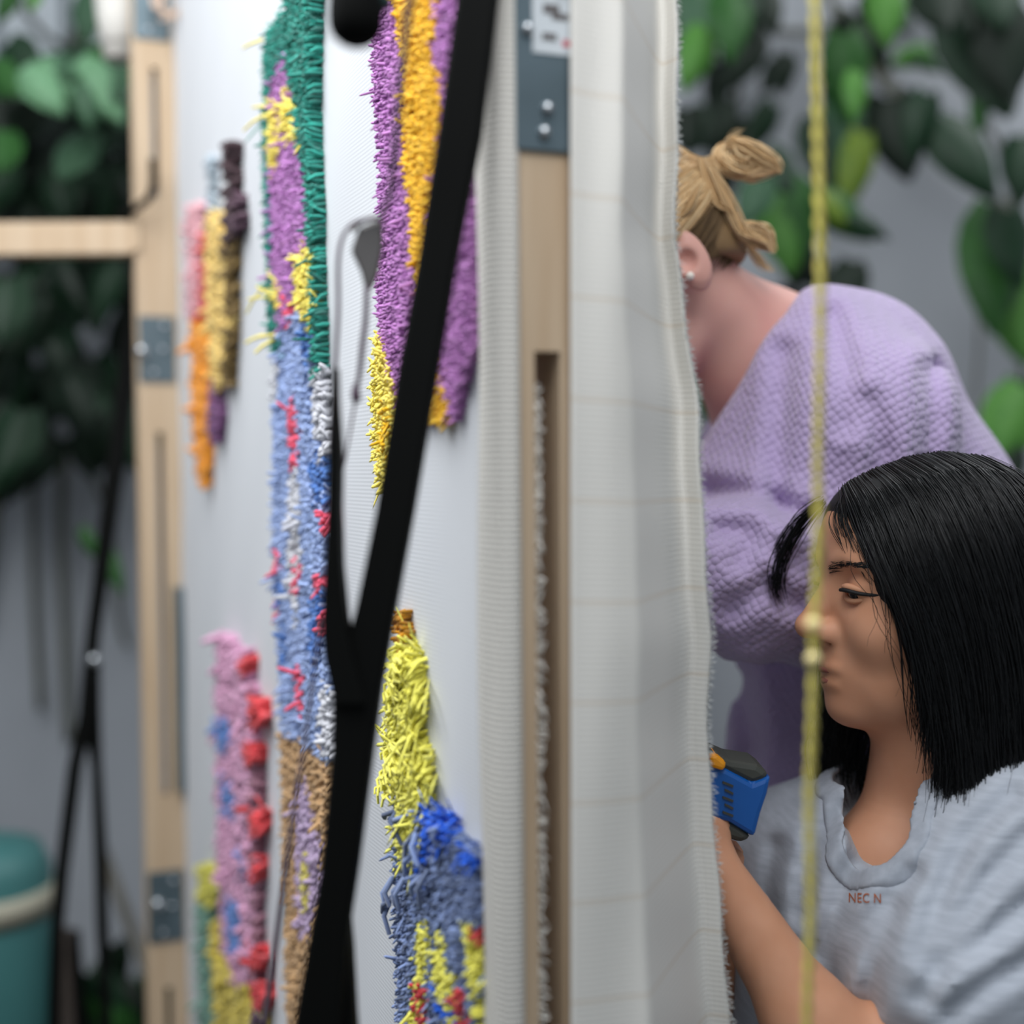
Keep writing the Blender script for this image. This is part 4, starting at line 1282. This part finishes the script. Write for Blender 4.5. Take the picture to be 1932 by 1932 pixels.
# orange chest print
M_or = mat('orange_print', (176, 90, 34), .8)
tx = bpy.data.curves.new('print', 'FONT')
tx.body = 'NEC N'
tx.size = .0095
tx.space_character = 1.05
to = bpy.data.objects.new('tmp', tx)
COL.objects.link(to)
bpy.context.view_layer.update()
me = bpy.data.meshes.new_from_object(to.evaluated_get(bpy.context.evaluated_depsgraph_get()))
bpy.data.objects.remove(to)
bm = bmesh.new(); bm.from_mesh(me)
bmesh.ops.subdivide_edges(bm, edges=[e for e in bm.edges if e.calc_length() > .002], cuts=2)
bm.to_mesh(me); bm.free()
W0 = max(v.co.x for v in me.vertices)
for v in me.vertices:
    u = v.co.x / W0
    p, nrm = on_surf(1600 + 62 * u, 1702 - v.co.y / .0095 * 26 + 2 * u, lift=.0012)
    v.co = p
me.materials.clear()
link('chest_print', me, M_or, pA, label='small orange letters printed on the chest')

# trousers and shoes
tr = Sdf()
tr.cone(HIP + np.array([0, -.05, -.0]), HIP + np.array([0, .05, -.0]), .14, .14, .03)
for sg in (-1, 1):
    K = HIP + np.array([-.24, -.06 + .10 * sg, -.0])
    tr.cone(HIP + np.array([-.02, .08 * sg, -.02]), K, .092, .070, .04)
    tr.cone(K, K + np.array([.06, .0, -.40]), .066, .055, .02)
V, Q = sdf_mesh('trousers', tr, axis_grid(.0, .66, .012), axis_grid(.85, 1.42, .012), axis_grid(.04, .74, .012))
link('trousers', np_mesh('trousers', V, Q, smooth=True), M_trous, pA)
for sg in (-1, 1):
    K = HIP + np.array([-.24, -.06 + .10 * sg, 0])
    sh = Sdf()
    sh.cone(K + np.array([.07, 0, -.47]), K + np.array([-.12, 0, -.49]), .048, .040, .02)
    sh.add(lambda P: P[:, 2] - .002 + .0 if False else (-.0 - P[:, 2]) * -1.0 * 0 - (P[:, 2] - .0), .004, 's') if False else None
    V, Q = sdf_mesh('shoe', sh, axis_grid(.0, .40, .008), axis_grid(.8, 1.4, .008), axis_grid(-.05, .2, .008))
    V[:, 2] = np.maximum(V[:, 2], 0.0)
    link('shoe', np_mesh('shoe', V, Q, smooth=True), M_shoe, pA)

# eye details on the visible side
def arc(F, c0, r, pts, m, rad, name, parent, sides=6):
    return tube(name, [F.w(*p) for p in pts], rad, m, parent, sides=sides, n=24)
for sg in (1, -1):
    V, F_ = ball_vf(HA.w(.0594, .0308 * sg, .0050), .0116, 18, 12)
    ey = link('eye', np_mesh('eye', V, F_, smooth=True), M_eye, pA)
    V, F_ = ball_vf(HA.w(.0652, .0325 * sg, .0040), .0070, 14, 10)
    link('iris', np_mesh('iris', V, F_, smooth=True), M_iris, ey)
    tube('upper_eyelid', [HA.w(.0700, .020 * sg, .0066), HA.w(.0738, .027 * sg, .0088), HA.w(.0720, .034 * sg, .0092), HA.w(.0654, .0405 * sg, .0072), HA.w(.058, .0445 * sg, .0065)], [.0012, .0024, .0028, .0024, .0010], M_skin, pA, sides=8, n=20)
    tube('lower_eyelid', [HA.w(.0700, .0205 * sg, .0035), HA.w(.0715, .027 * sg, .0000), HA.w(.0690, .034 * sg, -.0010), HA.w(.0635, .040 * sg, .0005), HA.w(.058, .0440 * sg, .0042)], [.0014, .0024, .0026, .0022, .001], M_skin, pA, sides=8, n=20)
    tube('eyelashes', [HA.w(.0730, .021 * sg, .0052), HA.w(.0770, .0275 * sg, .0066), HA.w(.0752, .0345 * sg, .0068), HA.w(.0680, .0415 * sg, .0050), HA.w(.0585, .0475 * sg, .0042), HA.w(.053, .050 * sg, .0045)], [.0007, .0014, .0016, .0015, .0012, .0004], M_hcap, pA, sides=6, n=24)
bodyA_bvh = BVHTree.FromPolygons([tuple(v) for v in BV], [tuple(int(i) for i in q) for q in BQ])
def surf_local(c, b_):
    """front of the face at sideways c, height b_ (head frame)"""
    o = Vector(HA.w(.2, c, b_)); d = Vector(HA.w(0, c, b_)) - o
    h = bodyA_bvh.ray_cast(o, d.normalized())
    return np.array(h[0]) if h[0] is not None else np.array(HA.w(.07, c, b_))
for sg in (1, -1):
    pa = []
    for q in range(80):
        u = RNG.random()
        c0 = (.012 + .036 * u)
        b0_ = .0215 + .0045 * math.sin(u * 2.4) + RNG.normal(0, .0017) * (1 - .5 * u)
        p = surf_local(c0 * sg, b0_) + HA.M[0] * .0006
        e = surf_local((c0 + .006) * sg, b0_ + RNG.uniform(.0, .0025)) + HA.M[0] * .0008
        pa.append([p, (p + e) / 2 + HA.M[0] * .0006, e])
    strands('eyebrow', pa, .00032, M_hcap, pA)
V, F_ = ball_vf(HA.w(-.029, .0855, -.048), .0014, 8, 6)
link('earring', np_mesh('earring', V, F_, smooth=True), M_screw, pA, label='tiny silver ear stud')
# lips
M_lip = mat('lip', (150, 88, 78), .5, spec=.4)
tube('lip', [HA.w(.0742, -.019, -.060), HA.w(.0795, -.009, -.0565), HA.w(.0816, 0, -.0565), HA.w(.0795, .009, -.0565), HA.w(.0742, .019, -.060)], [.0006, .0026, .0030, .0026, .0006], M_lip, pA, sides=8, n=24)
tube('lip', [HA.w(.0738, -.018, -.0615), HA.w(.0780, -.009, -.0648), HA.w(.0800, 0, -.0655), HA.w(.0780, .009, -.0648), HA.w(.0738, .018, -.0615)], [.0006, .0026, .0032, .0026, .0006], M_lip, pA, sides=8, n=24)

# hair: base shell and strands
hc = Sdf()
hc.ell((-.014, 0, .022), (.098, .079, .083), .01, 'u', HA)
hc.ell((.026, 0, .050), (.052, .060, .046), .01, 'u', HA)
hc.cone(HA.w(-.05, 0, .0), HA.w(-.06, 0, -.13), .075, .055, .03)
hc.cone(HA.w(-.045, .045, -.02), HA.w(-.04, .05, -.14), .040, .034, .03)
hc.cone(HA.w(.0, -.05, .0), HA.w(.015, -.052, -.14), .034, .026, .03)
def facecut(P):
    q = HA.loc(P)
    ln = .044 + (q[:, 2] + .06) * .20 - np.clip(-.02 - q[:, 2], 0, .1) * .35 + np.clip(q[:, 2] - .058, 0, .1) * 1.2
    return ln - q[:, 0]
hc.add(facecut, .006, 's')
V, Q = sdf_mesh('hair', hc, axis_grid(HA.o[0] - .12, HA.o[0] + .18, .004), axis_grid(.93, 1.2, .004), axis_grid(HA.o[2] - .22, HA.o[2] + .13, .004))
hair = link('hair', np_mesh('hair', V, Q, smooth=True), M_hcap, pA, label='straight black shoulder-length hair')
G_near = [  # front -> back, near side (forward, left, up)
    [(.066, .004, .082), (.068, .034, .060), (.061, .054, .030), (.051, .066, .004), (.041, .073, -.022), (.034, .076, -.05), (.030, .074, -.078), (.026, .070, -.10)],
    [(.060, .004, .088), (.060, .042, .068), (.052, .064, .034), (.039, .076, -.002), (.026, .081, -.040), (.014, .085, -.085), (.006, .090, -.140), (.016, .097, -.194)],
    [(.040, .004, .097), (.036, .050, .078), (.026, .076, .038), (.012, .086, -.008), (.000, .089, -.055), (-.006, .092, -.105), (-.008, .102, -.155), (.004, .112, -.198)],
    [(.015, .003, .105), (.008, .055, .087), (-.004, .083, .044), (-.016, .093, -.005), (-.026, .097, -.055), (-.030, .100, -.105), (-.030, .112, -.150), (-.020, .124, -.186)],
    [(-.012, .003, .109), (-.020, .055, .091), (-.034, .083, .048), (-.046, .091, .0), (-.054, .096, -.050), (-.058, .102, -.095), (-.058, .116, -.132), (-.052, .128, -.164)],
    [(-.040, .002, .106), (-.052, .050, .086), (-.068, .073, .046), (-.080, .081, .0), (-.086, .086, -.045), (-.088, .096, -.085), (-.088, .112, -.117), (-.086, .126, -.145)],
    [(-.062, .001, .098), (-.080, .035, .078), (-.100, .050, .038), (-.110, .055, -.005), (-.114, .058, -.050), (-.114, .066, -.085), (-.112, .082, -.12), (-.108, .096, -.145)],
    [(-.070, 0, .094), (-.095, .005, .068), (-.114, .004, .024), (-.122, .002, -.02), (-.124, 0, -.06), (-.122, 0, -.095), (-.120, 0, -.13), (-.115, 0, -.16)]]
G_far = [[(.064, -.004, .078), (.064, -.040, .058), (.060, -.062, .028), (.058, -.070, .0), (.056, -.070, -.028), (.054, -.068, -.07), (.058, -.066, -.11), (.050, -.064, -.145)],
         [(.056, -.004, .085), (.050, -.048, .064), (.042, -.070, .030), (.038, -.078, -.006), (.038, -.078, -.05), (.042, -.074, -.10), (.056, -.070, -.150), (.046, -.064, -.180)],
         [(.036, -.004, .095), (.030, -.050, .074), (.020, -.076, .036), (.012, -.084, -.006), (.012, -.084, -.05), (.018, -.080, -.10), (.030, -.076, -.150), (.034, -.07, -.188)]] + [[(a, -c, b_) for a, c, b_ in g] for g in G_near[3:]]
def hair_paths(G, n, jit, wave, ns=18, lo=0.0, hi=1.0, cut=(.86, 1.0)):
    C = np.array([spline(g, ns) for g in G])
    out = []
    for q in range(n):
        tq = RNG.uniform(lo, hi) * (len(C) - 1)
        i = min(int(tq), len(C) - 2)
        f = tq - i
        p = C[i] * (1 - f) + C[i + 1] * f
        u = np.linspace(0, 1, ns)
        en = RNG.uniform(*cut)
        p = np.stack([np.interp(u * en, u, p[:, c]) for c in range(3)], 1)
        off = RNG.normal(0, 1, 3) * jit * np.array([1, .8, .5])
        grow = (.25 + u)[:, None]
        dep = 1 - abs(RNG.normal(0, .07)) * u
        p = p + off * grow
        p[:, 1] *= dep
        ph, fr = RNG.uniform(0, 6.28), RNG.uniform(1.2, 2.2)
        p[:, 0] += wave * u * np.sin(ph + u * 6.28 * fr)
        p[:, 1] += wave * .6 * u * np.cos(ph + u * 6.28 * fr)
        out.append(HA.o[None] + p @ HA.M)
    return out
strands('hair_strands', hair_paths(G_near, 5600, .0042, .0038), RNG.uniform(.0003, .0007, 5600), M_hairb, hair, taper=(1, 1, 1, .3), kind='stuff')
strands('hair_strands', hair_paths(G_far, 1700, .005, .005), RNG.uniform(.0004, .0008, 1700), M_hairb, hair, taper=(1, 1, 1, .3), kind='stuff')
strands('flyaway_hair', hair_paths(G_near, 220, .010, .008, cut=(.55, 1.0)), RNG.uniform(.00015, .0003, 220), M_hairb, hair, taper=(1, 1, 1, .3), kind='stuff')
def lock(pts, n, jit, wave=.002, r=(.0004, .0008), F=HA, m=M_hairb, parent=None, ns=14, taper=(1, 1, .9, .2)):
    base = spline(pts, ns)
    out = []
    u = np.linspace(0, 1, ns)
    for q in range(n):
        o = RNG.normal(0, jit, 3)
        sc = np.sin(np.pi * np.clip(u * .9 + .1, 0, 1))[:, None] * .8 + .25
        p = base + o * sc
        ph = RNG.uniform(0, 6.28)
        p[:, 0] += wave * u * np.sin(ph + 7 * u)
        en = RNG.uniform(.8, 1)
        p = np.stack([np.interp(u * en, u, p[:, c]) for c in range(3)], 1)
        out.append(F.o[None] + p @ F.M)
    return strands('hair_lock', out, RNG.uniform(r[0], r[1], n), m, parent, taper=taper, kind='stuff')
lock([(.074, -.028, .070), (.088, -.042, .052), (.100, -.048, .028), (.103, -.05, .004), (.098, -.05, -.014)], 70, .0034, .003, r=(.0002, .0006), parent=hair)
lock([(.066, .010, .074), (.072, .026, .058), (.068, .036, .040), (.062, .042, .022), (.054, .048, .010)], 46, .0030, r=(.0002, .0004), parent=hair)
lock([(.068, .006, .074), (.076, .020, .060), (.074, .028, .044), (.070, .034, .030)], 26, .003, r=(.0002, .0004), parent=hair)
lock([(.030, .072, -.02), (.026, .074, -.05), (.028, .072, -.072), (.022, .070, -.088), (.006, .072, -.095)], 26, .002, r=(.00025, .0005), parent=hair)
lock([(.034, .070, -.01), (.030, .074, -.05), (.020, .072, -.08), (.024, .068, -.10), (.012, .07, -.115)], 20, .002, r=(.00025, .0005), parent=hair)
lock([(.020, .078, -.05), (.010, .080, -.09), (.016, .074, -.13), (.022, .070, -.165)], 60, .004, parent=hair)
lock([(.045, -.07, -.10), (.060, -.068, -.13), (.058, -.066, -.160), (.068, -.066, -.172)], 60, .004, parent=hair)
lock([(.012, .078, -.17), (.020, .072, -.182), (.030, .070, -.180)], 30, .003, parent=hair)
lock([(.04, -.07, -.15), (.055, -.066, -.182), (.072, -.066, -.176)], 24, .003, parent=hair)

# ------------------------------------------------------------------ blue tufting gun
M_blue = mat('blue_plastic', (12, 92, 172), .4, (8, 80, 156), 12)
M_grip = mat('dark_grey_rubber', (62, 64, 58), .7)
M_amber = mat('amber_button', (240, 156, 16), .4)
gun = thing('tufting_gun', 'blue electric tufting gun with an amber button and dark grips', 'tufting gun', tuple(at(1390, 1560, 1.0)))
YT = .985
slab('body', [(1250, 1400), (1330, 1440), (1372, 1452), (1420, 1478), (1440, 1470), (1456, 1464), (1448, 1500), (1436, 1535), (1424, 1582), (1398, 1566), (1375, 1552), (1340, 1545), (1250, 1520)], YT, .052, M_blue, gun, .006)
slab('top_grip', [(1250, 1380), (1340, 1418), (1380, 1436), (1430, 1444), (1454, 1462), (1440, 1473), (1420, 1480), (1372, 1456), (1330, 1442), (1250, 1402)], YT + .002, .048, M_grip, gun, .004)
slab('bottom_grip', [(1250, 1518), (1340, 1540), (1376, 1550), (1398, 1562), (1420, 1580), (1400, 1592), (1370, 1582), (1345, 1575), (1250, 1545)], YT + .003, .046, M_grip, gun, .004)
slab('button', [(1338, 1424), (1352, 1424), (1372, 1440), (1366, 1456), (1340, 1448)], YT - .004, .03, M_amber, gun, .003)
for q in range(5):
    slab('vent', [(1364 + 4 * (q % 2), 1474 + q * 14), (1384, 1482 + q * 14), (1383, 1486 + q * 14), (1363 + 4 * (q % 2), 1478 + q * 14)], YT - .0012, .004, M_grip, gun, 0)
gh = at(1290, 1560, YT + .025)
tube('handle', [at(1300, 1500, YT + .025), at(1296, 1560, YT + .025), at(1300, 1650, YT + .025)], [.017, .016, .018], M_grip, gun, sides=14)
tube('barrel', [at(1250, 1450, YT + .025), at(1130, 1425, YT + .03), at(1000, 1400, YT + .04)], [.022, .014, .008], M_steel, gun, sides=14)

# stool under the dark-haired person
stl = thing('stool', 'low round wooden stool under the person in grey', 'stool', (HIP[0], HIP[1], 0))
zt_ = HIP[2] - .145
lathe('seat', [(0, zt_ - .03), (.15, zt_ - .03), (.158, zt_ - .02), (.158, zt_ - .006), (.15, zt_), (0, zt_)], (HIP[0] + .02, HIP[1], 0), M_wood, stl, seg=28)
for sx in (-1, 1):
    for sy in (-1, 1):
        tube('leg', [(HIP[0] + .02 + sx * .09, HIP[1] + sy * .09, zt_ - .028), (HIP[0] + .02 + sx * .13, HIP[1] + sy * .13, 0)], .014, M_wood, stl)

# ------------------------------------------------------------------ blonde person
pB = thing('person', 'blonde person with a hair bun in a lilac knitted sweater bending towards the cloth', 'person', (.42, 1.45, 0))
ang = math.radians(33)
fB, uB = np.array([-math.cos(ang), -.10, -math.sin(ang)]), np.array([-math.sin(ang), 0, math.cos(ang)])
fB /= np.linalg.norm(fB)
uB -= fB * np.dot(uB, fB); uB /= np.linalg.norm(uB)
lB = np.cross(uB, fB)
earw = np.array(at(1303, 492, 1.185))
HB = Frame3((0, 0, 0), fB, lB, uB)
HB.o = earw - np.array([-.030, .078, -.022]) @ HB.M
YHB = HB.o[1]
b2 = Sdf()
head_prims(b2, HB)
b2.cone(at(1318, 560, YHB + .01), at(1462, 668, YHB + .045), .043, .050, .02)
b2.cone(at(1462, 668, YHB + .05), at(1560, 790, 1.34), .050, .075, .04)
b2.cone(at(1420, 720, 1.30), at(1480, 900, 1.36), .045, .06, .04)
b2.cone(at(1570, 840, 1.35), (.38, 1.40, .92), .080, .095, .05)
SBn, EBn, WBn = np.array(at(1625, 800, 1.225)), np.array(at(1630, 1130, 1.215)), np.array(at(1250, 1060, 1.14))
b2.cone(SBn, EBn, .045, .037, .03)
b2.cone(EBn, WBn, .036, .025, .02)
hand_prims(b2, WBn, (-1, -.25, .2), (0, .9, .4), curl=.7, left=True, sc=.95)
SBf, EBf, WBf = np.array(at(1440, 830, 1.41)), np.array(at(1400, 1080, 1.40)), np.array(at(1215, 930, 1.28))
b2.cone(SBf, EBf, .045, .037, .03)
b2.cone(EBf, WBf, .036, .025, .02)
hand_prims(b2, WBf, (-1, -.2, .2), (0, -.9, .2), curl=.6, left=False, sc=.95)
HPB = np.array([.40, 1.44, .90])
for sg in (-1, 1):
    b2.cone(HPB + np.array([0, .08 * sg, -.02]), HPB + np.array([-.02, .09 * sg, -.44]), .085, .055, .04)
    b2.cone(HPB + np.array([-.02, .09 * sg, -.44]), HPB + np.array([.02, .09 * sg, -.84]), .052, .035, .03)
    b2.cone(HPB + np.array([.02, .09 * sg, -.85]), HPB + np.array([-.13, .09 * sg, -.875]), .034, .024, .02)
V, Q = sdf_mesh('body', b2, axis_grid(-.02, .58, .007, (HB.o[0] - .02, HB.o[0] + .1), .0024), axis_grid(1.02, 1.62, .007, (1.17, 1.24), .0024), axis_grid(.0, 1.60, .0075, (HB.o[2] - .1, HB.o[2] + .06), .0024))
link('body', np_mesh('body', V, Q, smooth=True), M_skin2, pB)
# sweater
sw = Sdf()
S0, S1, S2 = np.array(at(1592, 742, 1.33)), np.array(at(1690, 1000, 1.36)), np.array(at(1680, 1470, 1.38))
sw.cone(S0, S1, .100, .112, .04)
sw.cone(S1, S2, .118, .135, .04)
sw.cone(at(1520, 1290, 1.33), at(1512, 1500, 1.34), .066, .074, .05)
sw.cone(SBn + np.array([0, 0, .0]), EBn, .074, .070, .035)
sw.cone(EBn, at(1400, 1082, 1.175), .070, .067, .03)
sw.cone(at(1400, 1082, 1.175), at(1285, 1062, 1.145), .067, .046, .02)
sw.cone(at(1425, 868, 1.40), at(1445, 960, 1.39), .052, .06, .04)
sw.ell(tuple(at(1470, 890, 1.33)), (.07, .075, .085), .04)
sw.cone(np.array(at(1425, 868, 1.40)), EBf, .055, .058, .03)
sw.cone(EBf, WBf + (EBf - WBf) * .25, .058, .045, .03)
sw.cone(at(1545, 668, 1.275), SBn, .052, .072, .04)
sw.cone(at(1480, 740, 1.265), at(1425, 900, 1.285), .050, .072, .04)
sw.cone(at(1520, 690, 1.27), at(1500, 900, 1.25), .055, .075, .04)
sw.cone(at(1400, 830, 1.30), at(1390, 920, 1.30), .045, .05, .04)
# V neckline: everything above the line from nape to throat, near the neck
na, nb_ = at(1506, 556, 1.2), at(1352, 792, 1.2)
dl = np.array([nb_.x - na.x, nb_.z - na.z]); dl /= np.linalg.norm(dl)
nl = np.array([dl[1], -dl[0]])
if nl[1] < 0:
    nl = -nl
cn = np.array(at(1400, 640, 1.28))
def neckcut(P):
    k = 1.2 / P[:, 1]
    q = np.stack([P[:, 0] * k, (P[:, 2] - 1.25) * k + 1.25], 1)
    pl_ = -((q - np.array([na.x, na.z])) @ nl)
    return np.maximum(pl_, np.linalg.norm(P - cn, axis=1) - .13)
sw.add(neckcut, .006, 's')
FS = [[(1478, 668), (1474, 780), (1468, 880), (1472, 960)], [(1752, 700), (1758, 790), (1748, 880)], [(1640, 760), (1668, 860), (1660, 900)], [(1560, 990), (1500, 965), (1420, 935), (1340, 925)], [(1360, 1000), (1420, 1000), (1400, 1060)], [(1380, 1150), (1440, 1100), (1500, 1140)], [(1400, 1280), (1420, 1400), (1400, 1500)], [(1570, 600), (1600, 700), (1600, 800)]]
sw.add(fold(FS, .0075, .009), 0, 'd')
V, Q = sdf_mesh('sweater', sw, axis_grid(.0, .60, .005), axis_grid(1.05, 1.62, .0055), axis_grid(.88, 1.50, .005))
link('sweater', np_mesh('sweater', V, Q, smooth=True), knit_mat('lilac_knit', (190, 170, 210), .0062), pB, label='lilac moss-stitch sweater with a deep neckline')
# jeans and shoes
je = Sdf()
je.cone(HPB + np.array([0, -.04, .06]), HPB + np.array([0, .04, .0]), .125, .125, .03)
for sg in (-1, 1):
    je.cone(HPB + np.array([0, .075 * sg, -.02]), HPB + np.array([-.02, .09 * sg, -.44]), .10, .068, .03)
    je.cone(HPB + np.array([-.02, .09 * sg, -.44]), HPB + np.array([.02, .09 * sg, -.82]), .066, .058, .02)
V, Q = sdf_mesh('jeans', je, axis_grid(.2, .6, .012), axis_grid(1.2, 1.66, .012), axis_grid(.03, 1.12, .012))
link('jeans', np_mesh('jeans', V, Q, smooth=True), M_jean2, pB)
for sg in (-1, 1):
    sh = Sdf()
    sh.cone(HPB + np.array([.03, .09 * sg, -.855]), HPB + np.array([-.15, .09 * sg, -.87]), .046, .038, .02)
    V, Q = sdf_mesh('shoe', sh, axis_grid(.15, .55, .008), axis_grid(1.2, 1.66, .008), axis_grid(-.05, .2, .008))
    V[:, 2] = np.maximum(V[:, 2], 0.0)
    link('shoe', np_mesh('shoe', V, Q, smooth=True), M_shoe, pB)
# pearl stud
V, F_ = ball_vf(at(1302, 521, earw[1] - .008), .0038, 14, 10)
link('earring', np_mesh('earring', V, F_, smooth=True), mat('pearl', (244, 232, 220), .2), pB, label='round pearl ear stud')
# blonde hair: base shell, swept strands, bun and loose locks
M_blond = mat('blonde_hair', (240, 212, 166), .5, (198, 156, 104), attr='rnd', spec=.4)
M_blond_d = mat('dark_blonde_roots', (132, 106, 74), .6, (96, 76, 52), attr='rnd', spec=.3)
h2 = Sdf()
h2.ell((-.014, 0, .024), (.096, .077, .082), .01, 'u', HB)
h2.ell((-.068, 0, -.020), (.034, .055, .040), .02, 'u', HB)
def facecut2(P):
    q = HB.loc(P)
    return np.maximum(-(q[:, 0] - (.040 + (q[:, 2] - .05) * .5)), -9) * 0 + (-(q[:, 0] + .012 - q[:, 2] * .9))
def ncut(P):
    q = HB.loc(P)
    # keep hair above the ear / nape hairline
    return -( -.012 - q[:, 2] - np.clip(-(q[:, 0] + .03), 0, .08) * .55)
h2.add(lambda P: ncut(P), .004, 's')
h2.add(lambda P: -(HB.loc(P)[:, 0] - .055 - .25 * (HB.loc(P)[:, 2] - .05)), .004, 's')
V, Q = sdf_mesh('hair', h2, axis_grid(HB.o[0] - .14, HB.o[0] + .16, .004), axis_grid(HB.o[1] - .11, HB.o[1] + .11, .004), axis_grid(HB.o[2] - .14, HB.o[2] + .16, .004))
hairB = link('hair', np_mesh('hair', V, Q, smooth=True), M_blond_d, pB, label='blonde hair pulled up into a loose bun')
TB = np.array(at(1345, 318, YHB))              # gathering point
TBl = HB.loc(TB[None])[0]
def sweep(n, roots, jitter, m, r):
    out = []
    for q in range(n):
        a, c, b_ = roots()
        p0 = np.array([a, c, b_])
        ctr = np.array([-.014, 0, .022])
        rad = np.array([.0985, .080, .0845])
        u = np.linspace(0, 1, 14)[:, None]
        e = TBl + RNG.normal(0, .004, 3)
        p = p0 * (1 - u) + e * u
        d = (p - ctr) / rad
        L = np.linalg.norm(d, axis=1)[:, None]
        shell = ctr + (p - ctr) / L * (1.0 + jitter * RNG.random())
        k = np.clip(u * 3 - 2, 0, 1)
        p = shell * (1 - k) + p * k
        p += RNG.normal(0, .0006, 3)
        out.append(HB.o[None] + p @ HB.M)
    return strands('hair_strands', out, RNG.uniform(r[0], r[1], n), m, hairB, taper=(.6, 1, 1, .8), kind='stuff')
def rt_nape():
    a = RNG.uniform(-.10, -.035)
    b_ = -.012 + (a + .03) * .55 * 1.0 + RNG.uniform(-.004, .012)
    c = RNG.uniform(-.06, .078)
    return a, c, b_
def rt_side():
    a = RNG.uniform(-.035, .055)
    return a, .075 - abs(a) * .25, RNG.uniform(.0, .035) + max(0, a) * .3
def rt_top():
    return RNG.uniform(.0, .07), RNG.uniform(-.06, .06), .085
sweep(1300, rt_nape, .02, M_blond_d, (.0003, .0006))
sweep(1100, rt_side, .05, M_blond, (.0003, .0007))
sweep(700, rt_top, .05, M_blond, (.0003, .0007))
# bun: strands wound round its axis
bc_ = np.array(at(1384, 303, YHB - .005))
ax_ = np.array([.35, -.85, .35]); ax_ /= np.linalg.norm(ax_)
e1 = np.cross(ax_, [0, 0, 1.0]); e1 /= np.linalg.norm(e1)
e2 = np.cross(ax_, e1)
out = []
for q in range(420):
    r = RNG.uniform(.007, .0195)
    zz_ = RNG.normal(0, 1) * .006 * (1.1 - r / .022) + RNG.choice([-1, 1]) * .004
    a0 = RNG.uniform(0, 6.28)
    a_ = a0 + np.linspace(0, RNG.uniform(2.0, 4.5), 12)
    rr = r + .0015 * np.sin(a_ * 2 + q)
    out.append(bc_[None] + e1[None] * (rr * np.cos(a_))[:, None] + e2[None] * (rr * np.sin(a_) * .95)[:, None] + ax_[None] * (zz_ + .003 * np.sin(a_))[:, None])
strands('bun', out, RNG.uniform(.0005, .0010, 420), M_blond, hairB, taper=(.6, 1, 1, .6), sides=4)
V, F_ = ball_vf(bc_, .0125, 14, 10)
link('bun_core', np_mesh('bun_core', V, F_, smooth=True), M_blond_d, hairB)
WF = Frame3((0, 0, 0), (1, 0, 0), (0, 1, 0), (0, 0, 1))
def wl(pxs, Y):
    return [tuple(at(x, y, Y)) for x, y in pxs]
lock(wl([(1380, 268), (1410, 280), (1435, 296), (1458, 308), (1471, 326)], YHB - .015), 150, .0042, .0006, F=WF, m=M_blond, parent=hairB, taper=(.8, 1, 1, .5))
lock(wl([(1395, 330), (1420, 330), (1450, 322), (1470, 324)], YHB - .012), 70, .003, .0006, F=WF, m=M_blond, parent=hairB)
lock(wl([(1322, 300), (1334, 345), (1352, 385), (1385, 400)], YHB - .05), 60, .0022, .001, F=WF, m=M_blond, parent=hairB)
lock(wl([(1338, 318), (1360, 360), (1378, 400), (1398, 440), (1440, 455), (1460, 478)], YHB - .045), 90, .0028, .001, F=WF, m=M_blond, parent=hairB)
lock(wl([(1385, 400), (1396, 432), (1412, 450), (1436, 462), (1458, 474)], YHB - .04), 50, .0026, .001, F=WF, m=M_blond, parent=hairB)
lock(wl([(1400, 440), (1420, 475), (1440, 500), (1465, 512)], YHB - .02), 40, .0028, .001, F=WF, m=M_blond, parent=hairB, r=(.0002, .0004))
lock(wl([(1410, 425), (1435, 432), (1452, 452), (1462, 478)], YHB - .03), 60, .003, .001, F=WF, m=M_blond, parent=hairB)
lock(wl([(1318, 352), (1300, 390), (1282, 412)], YHB - .075), 26, .0016, .001, F=WF, m=M_blond, parent=hairB)
lock(wl([(1280, 288), (1302, 306), (1330, 316), (1345, 318)], YHB - .03), 120, .003, .0006, F=WF, m=M_blond, parent=hairB)
lock(wl([(1372, 262), (1390, 252), (1404, 246)], YHB - .01), 10, .002, .001, F=WF, m=M_blond, parent=hairB, r=(.00015, .0003))
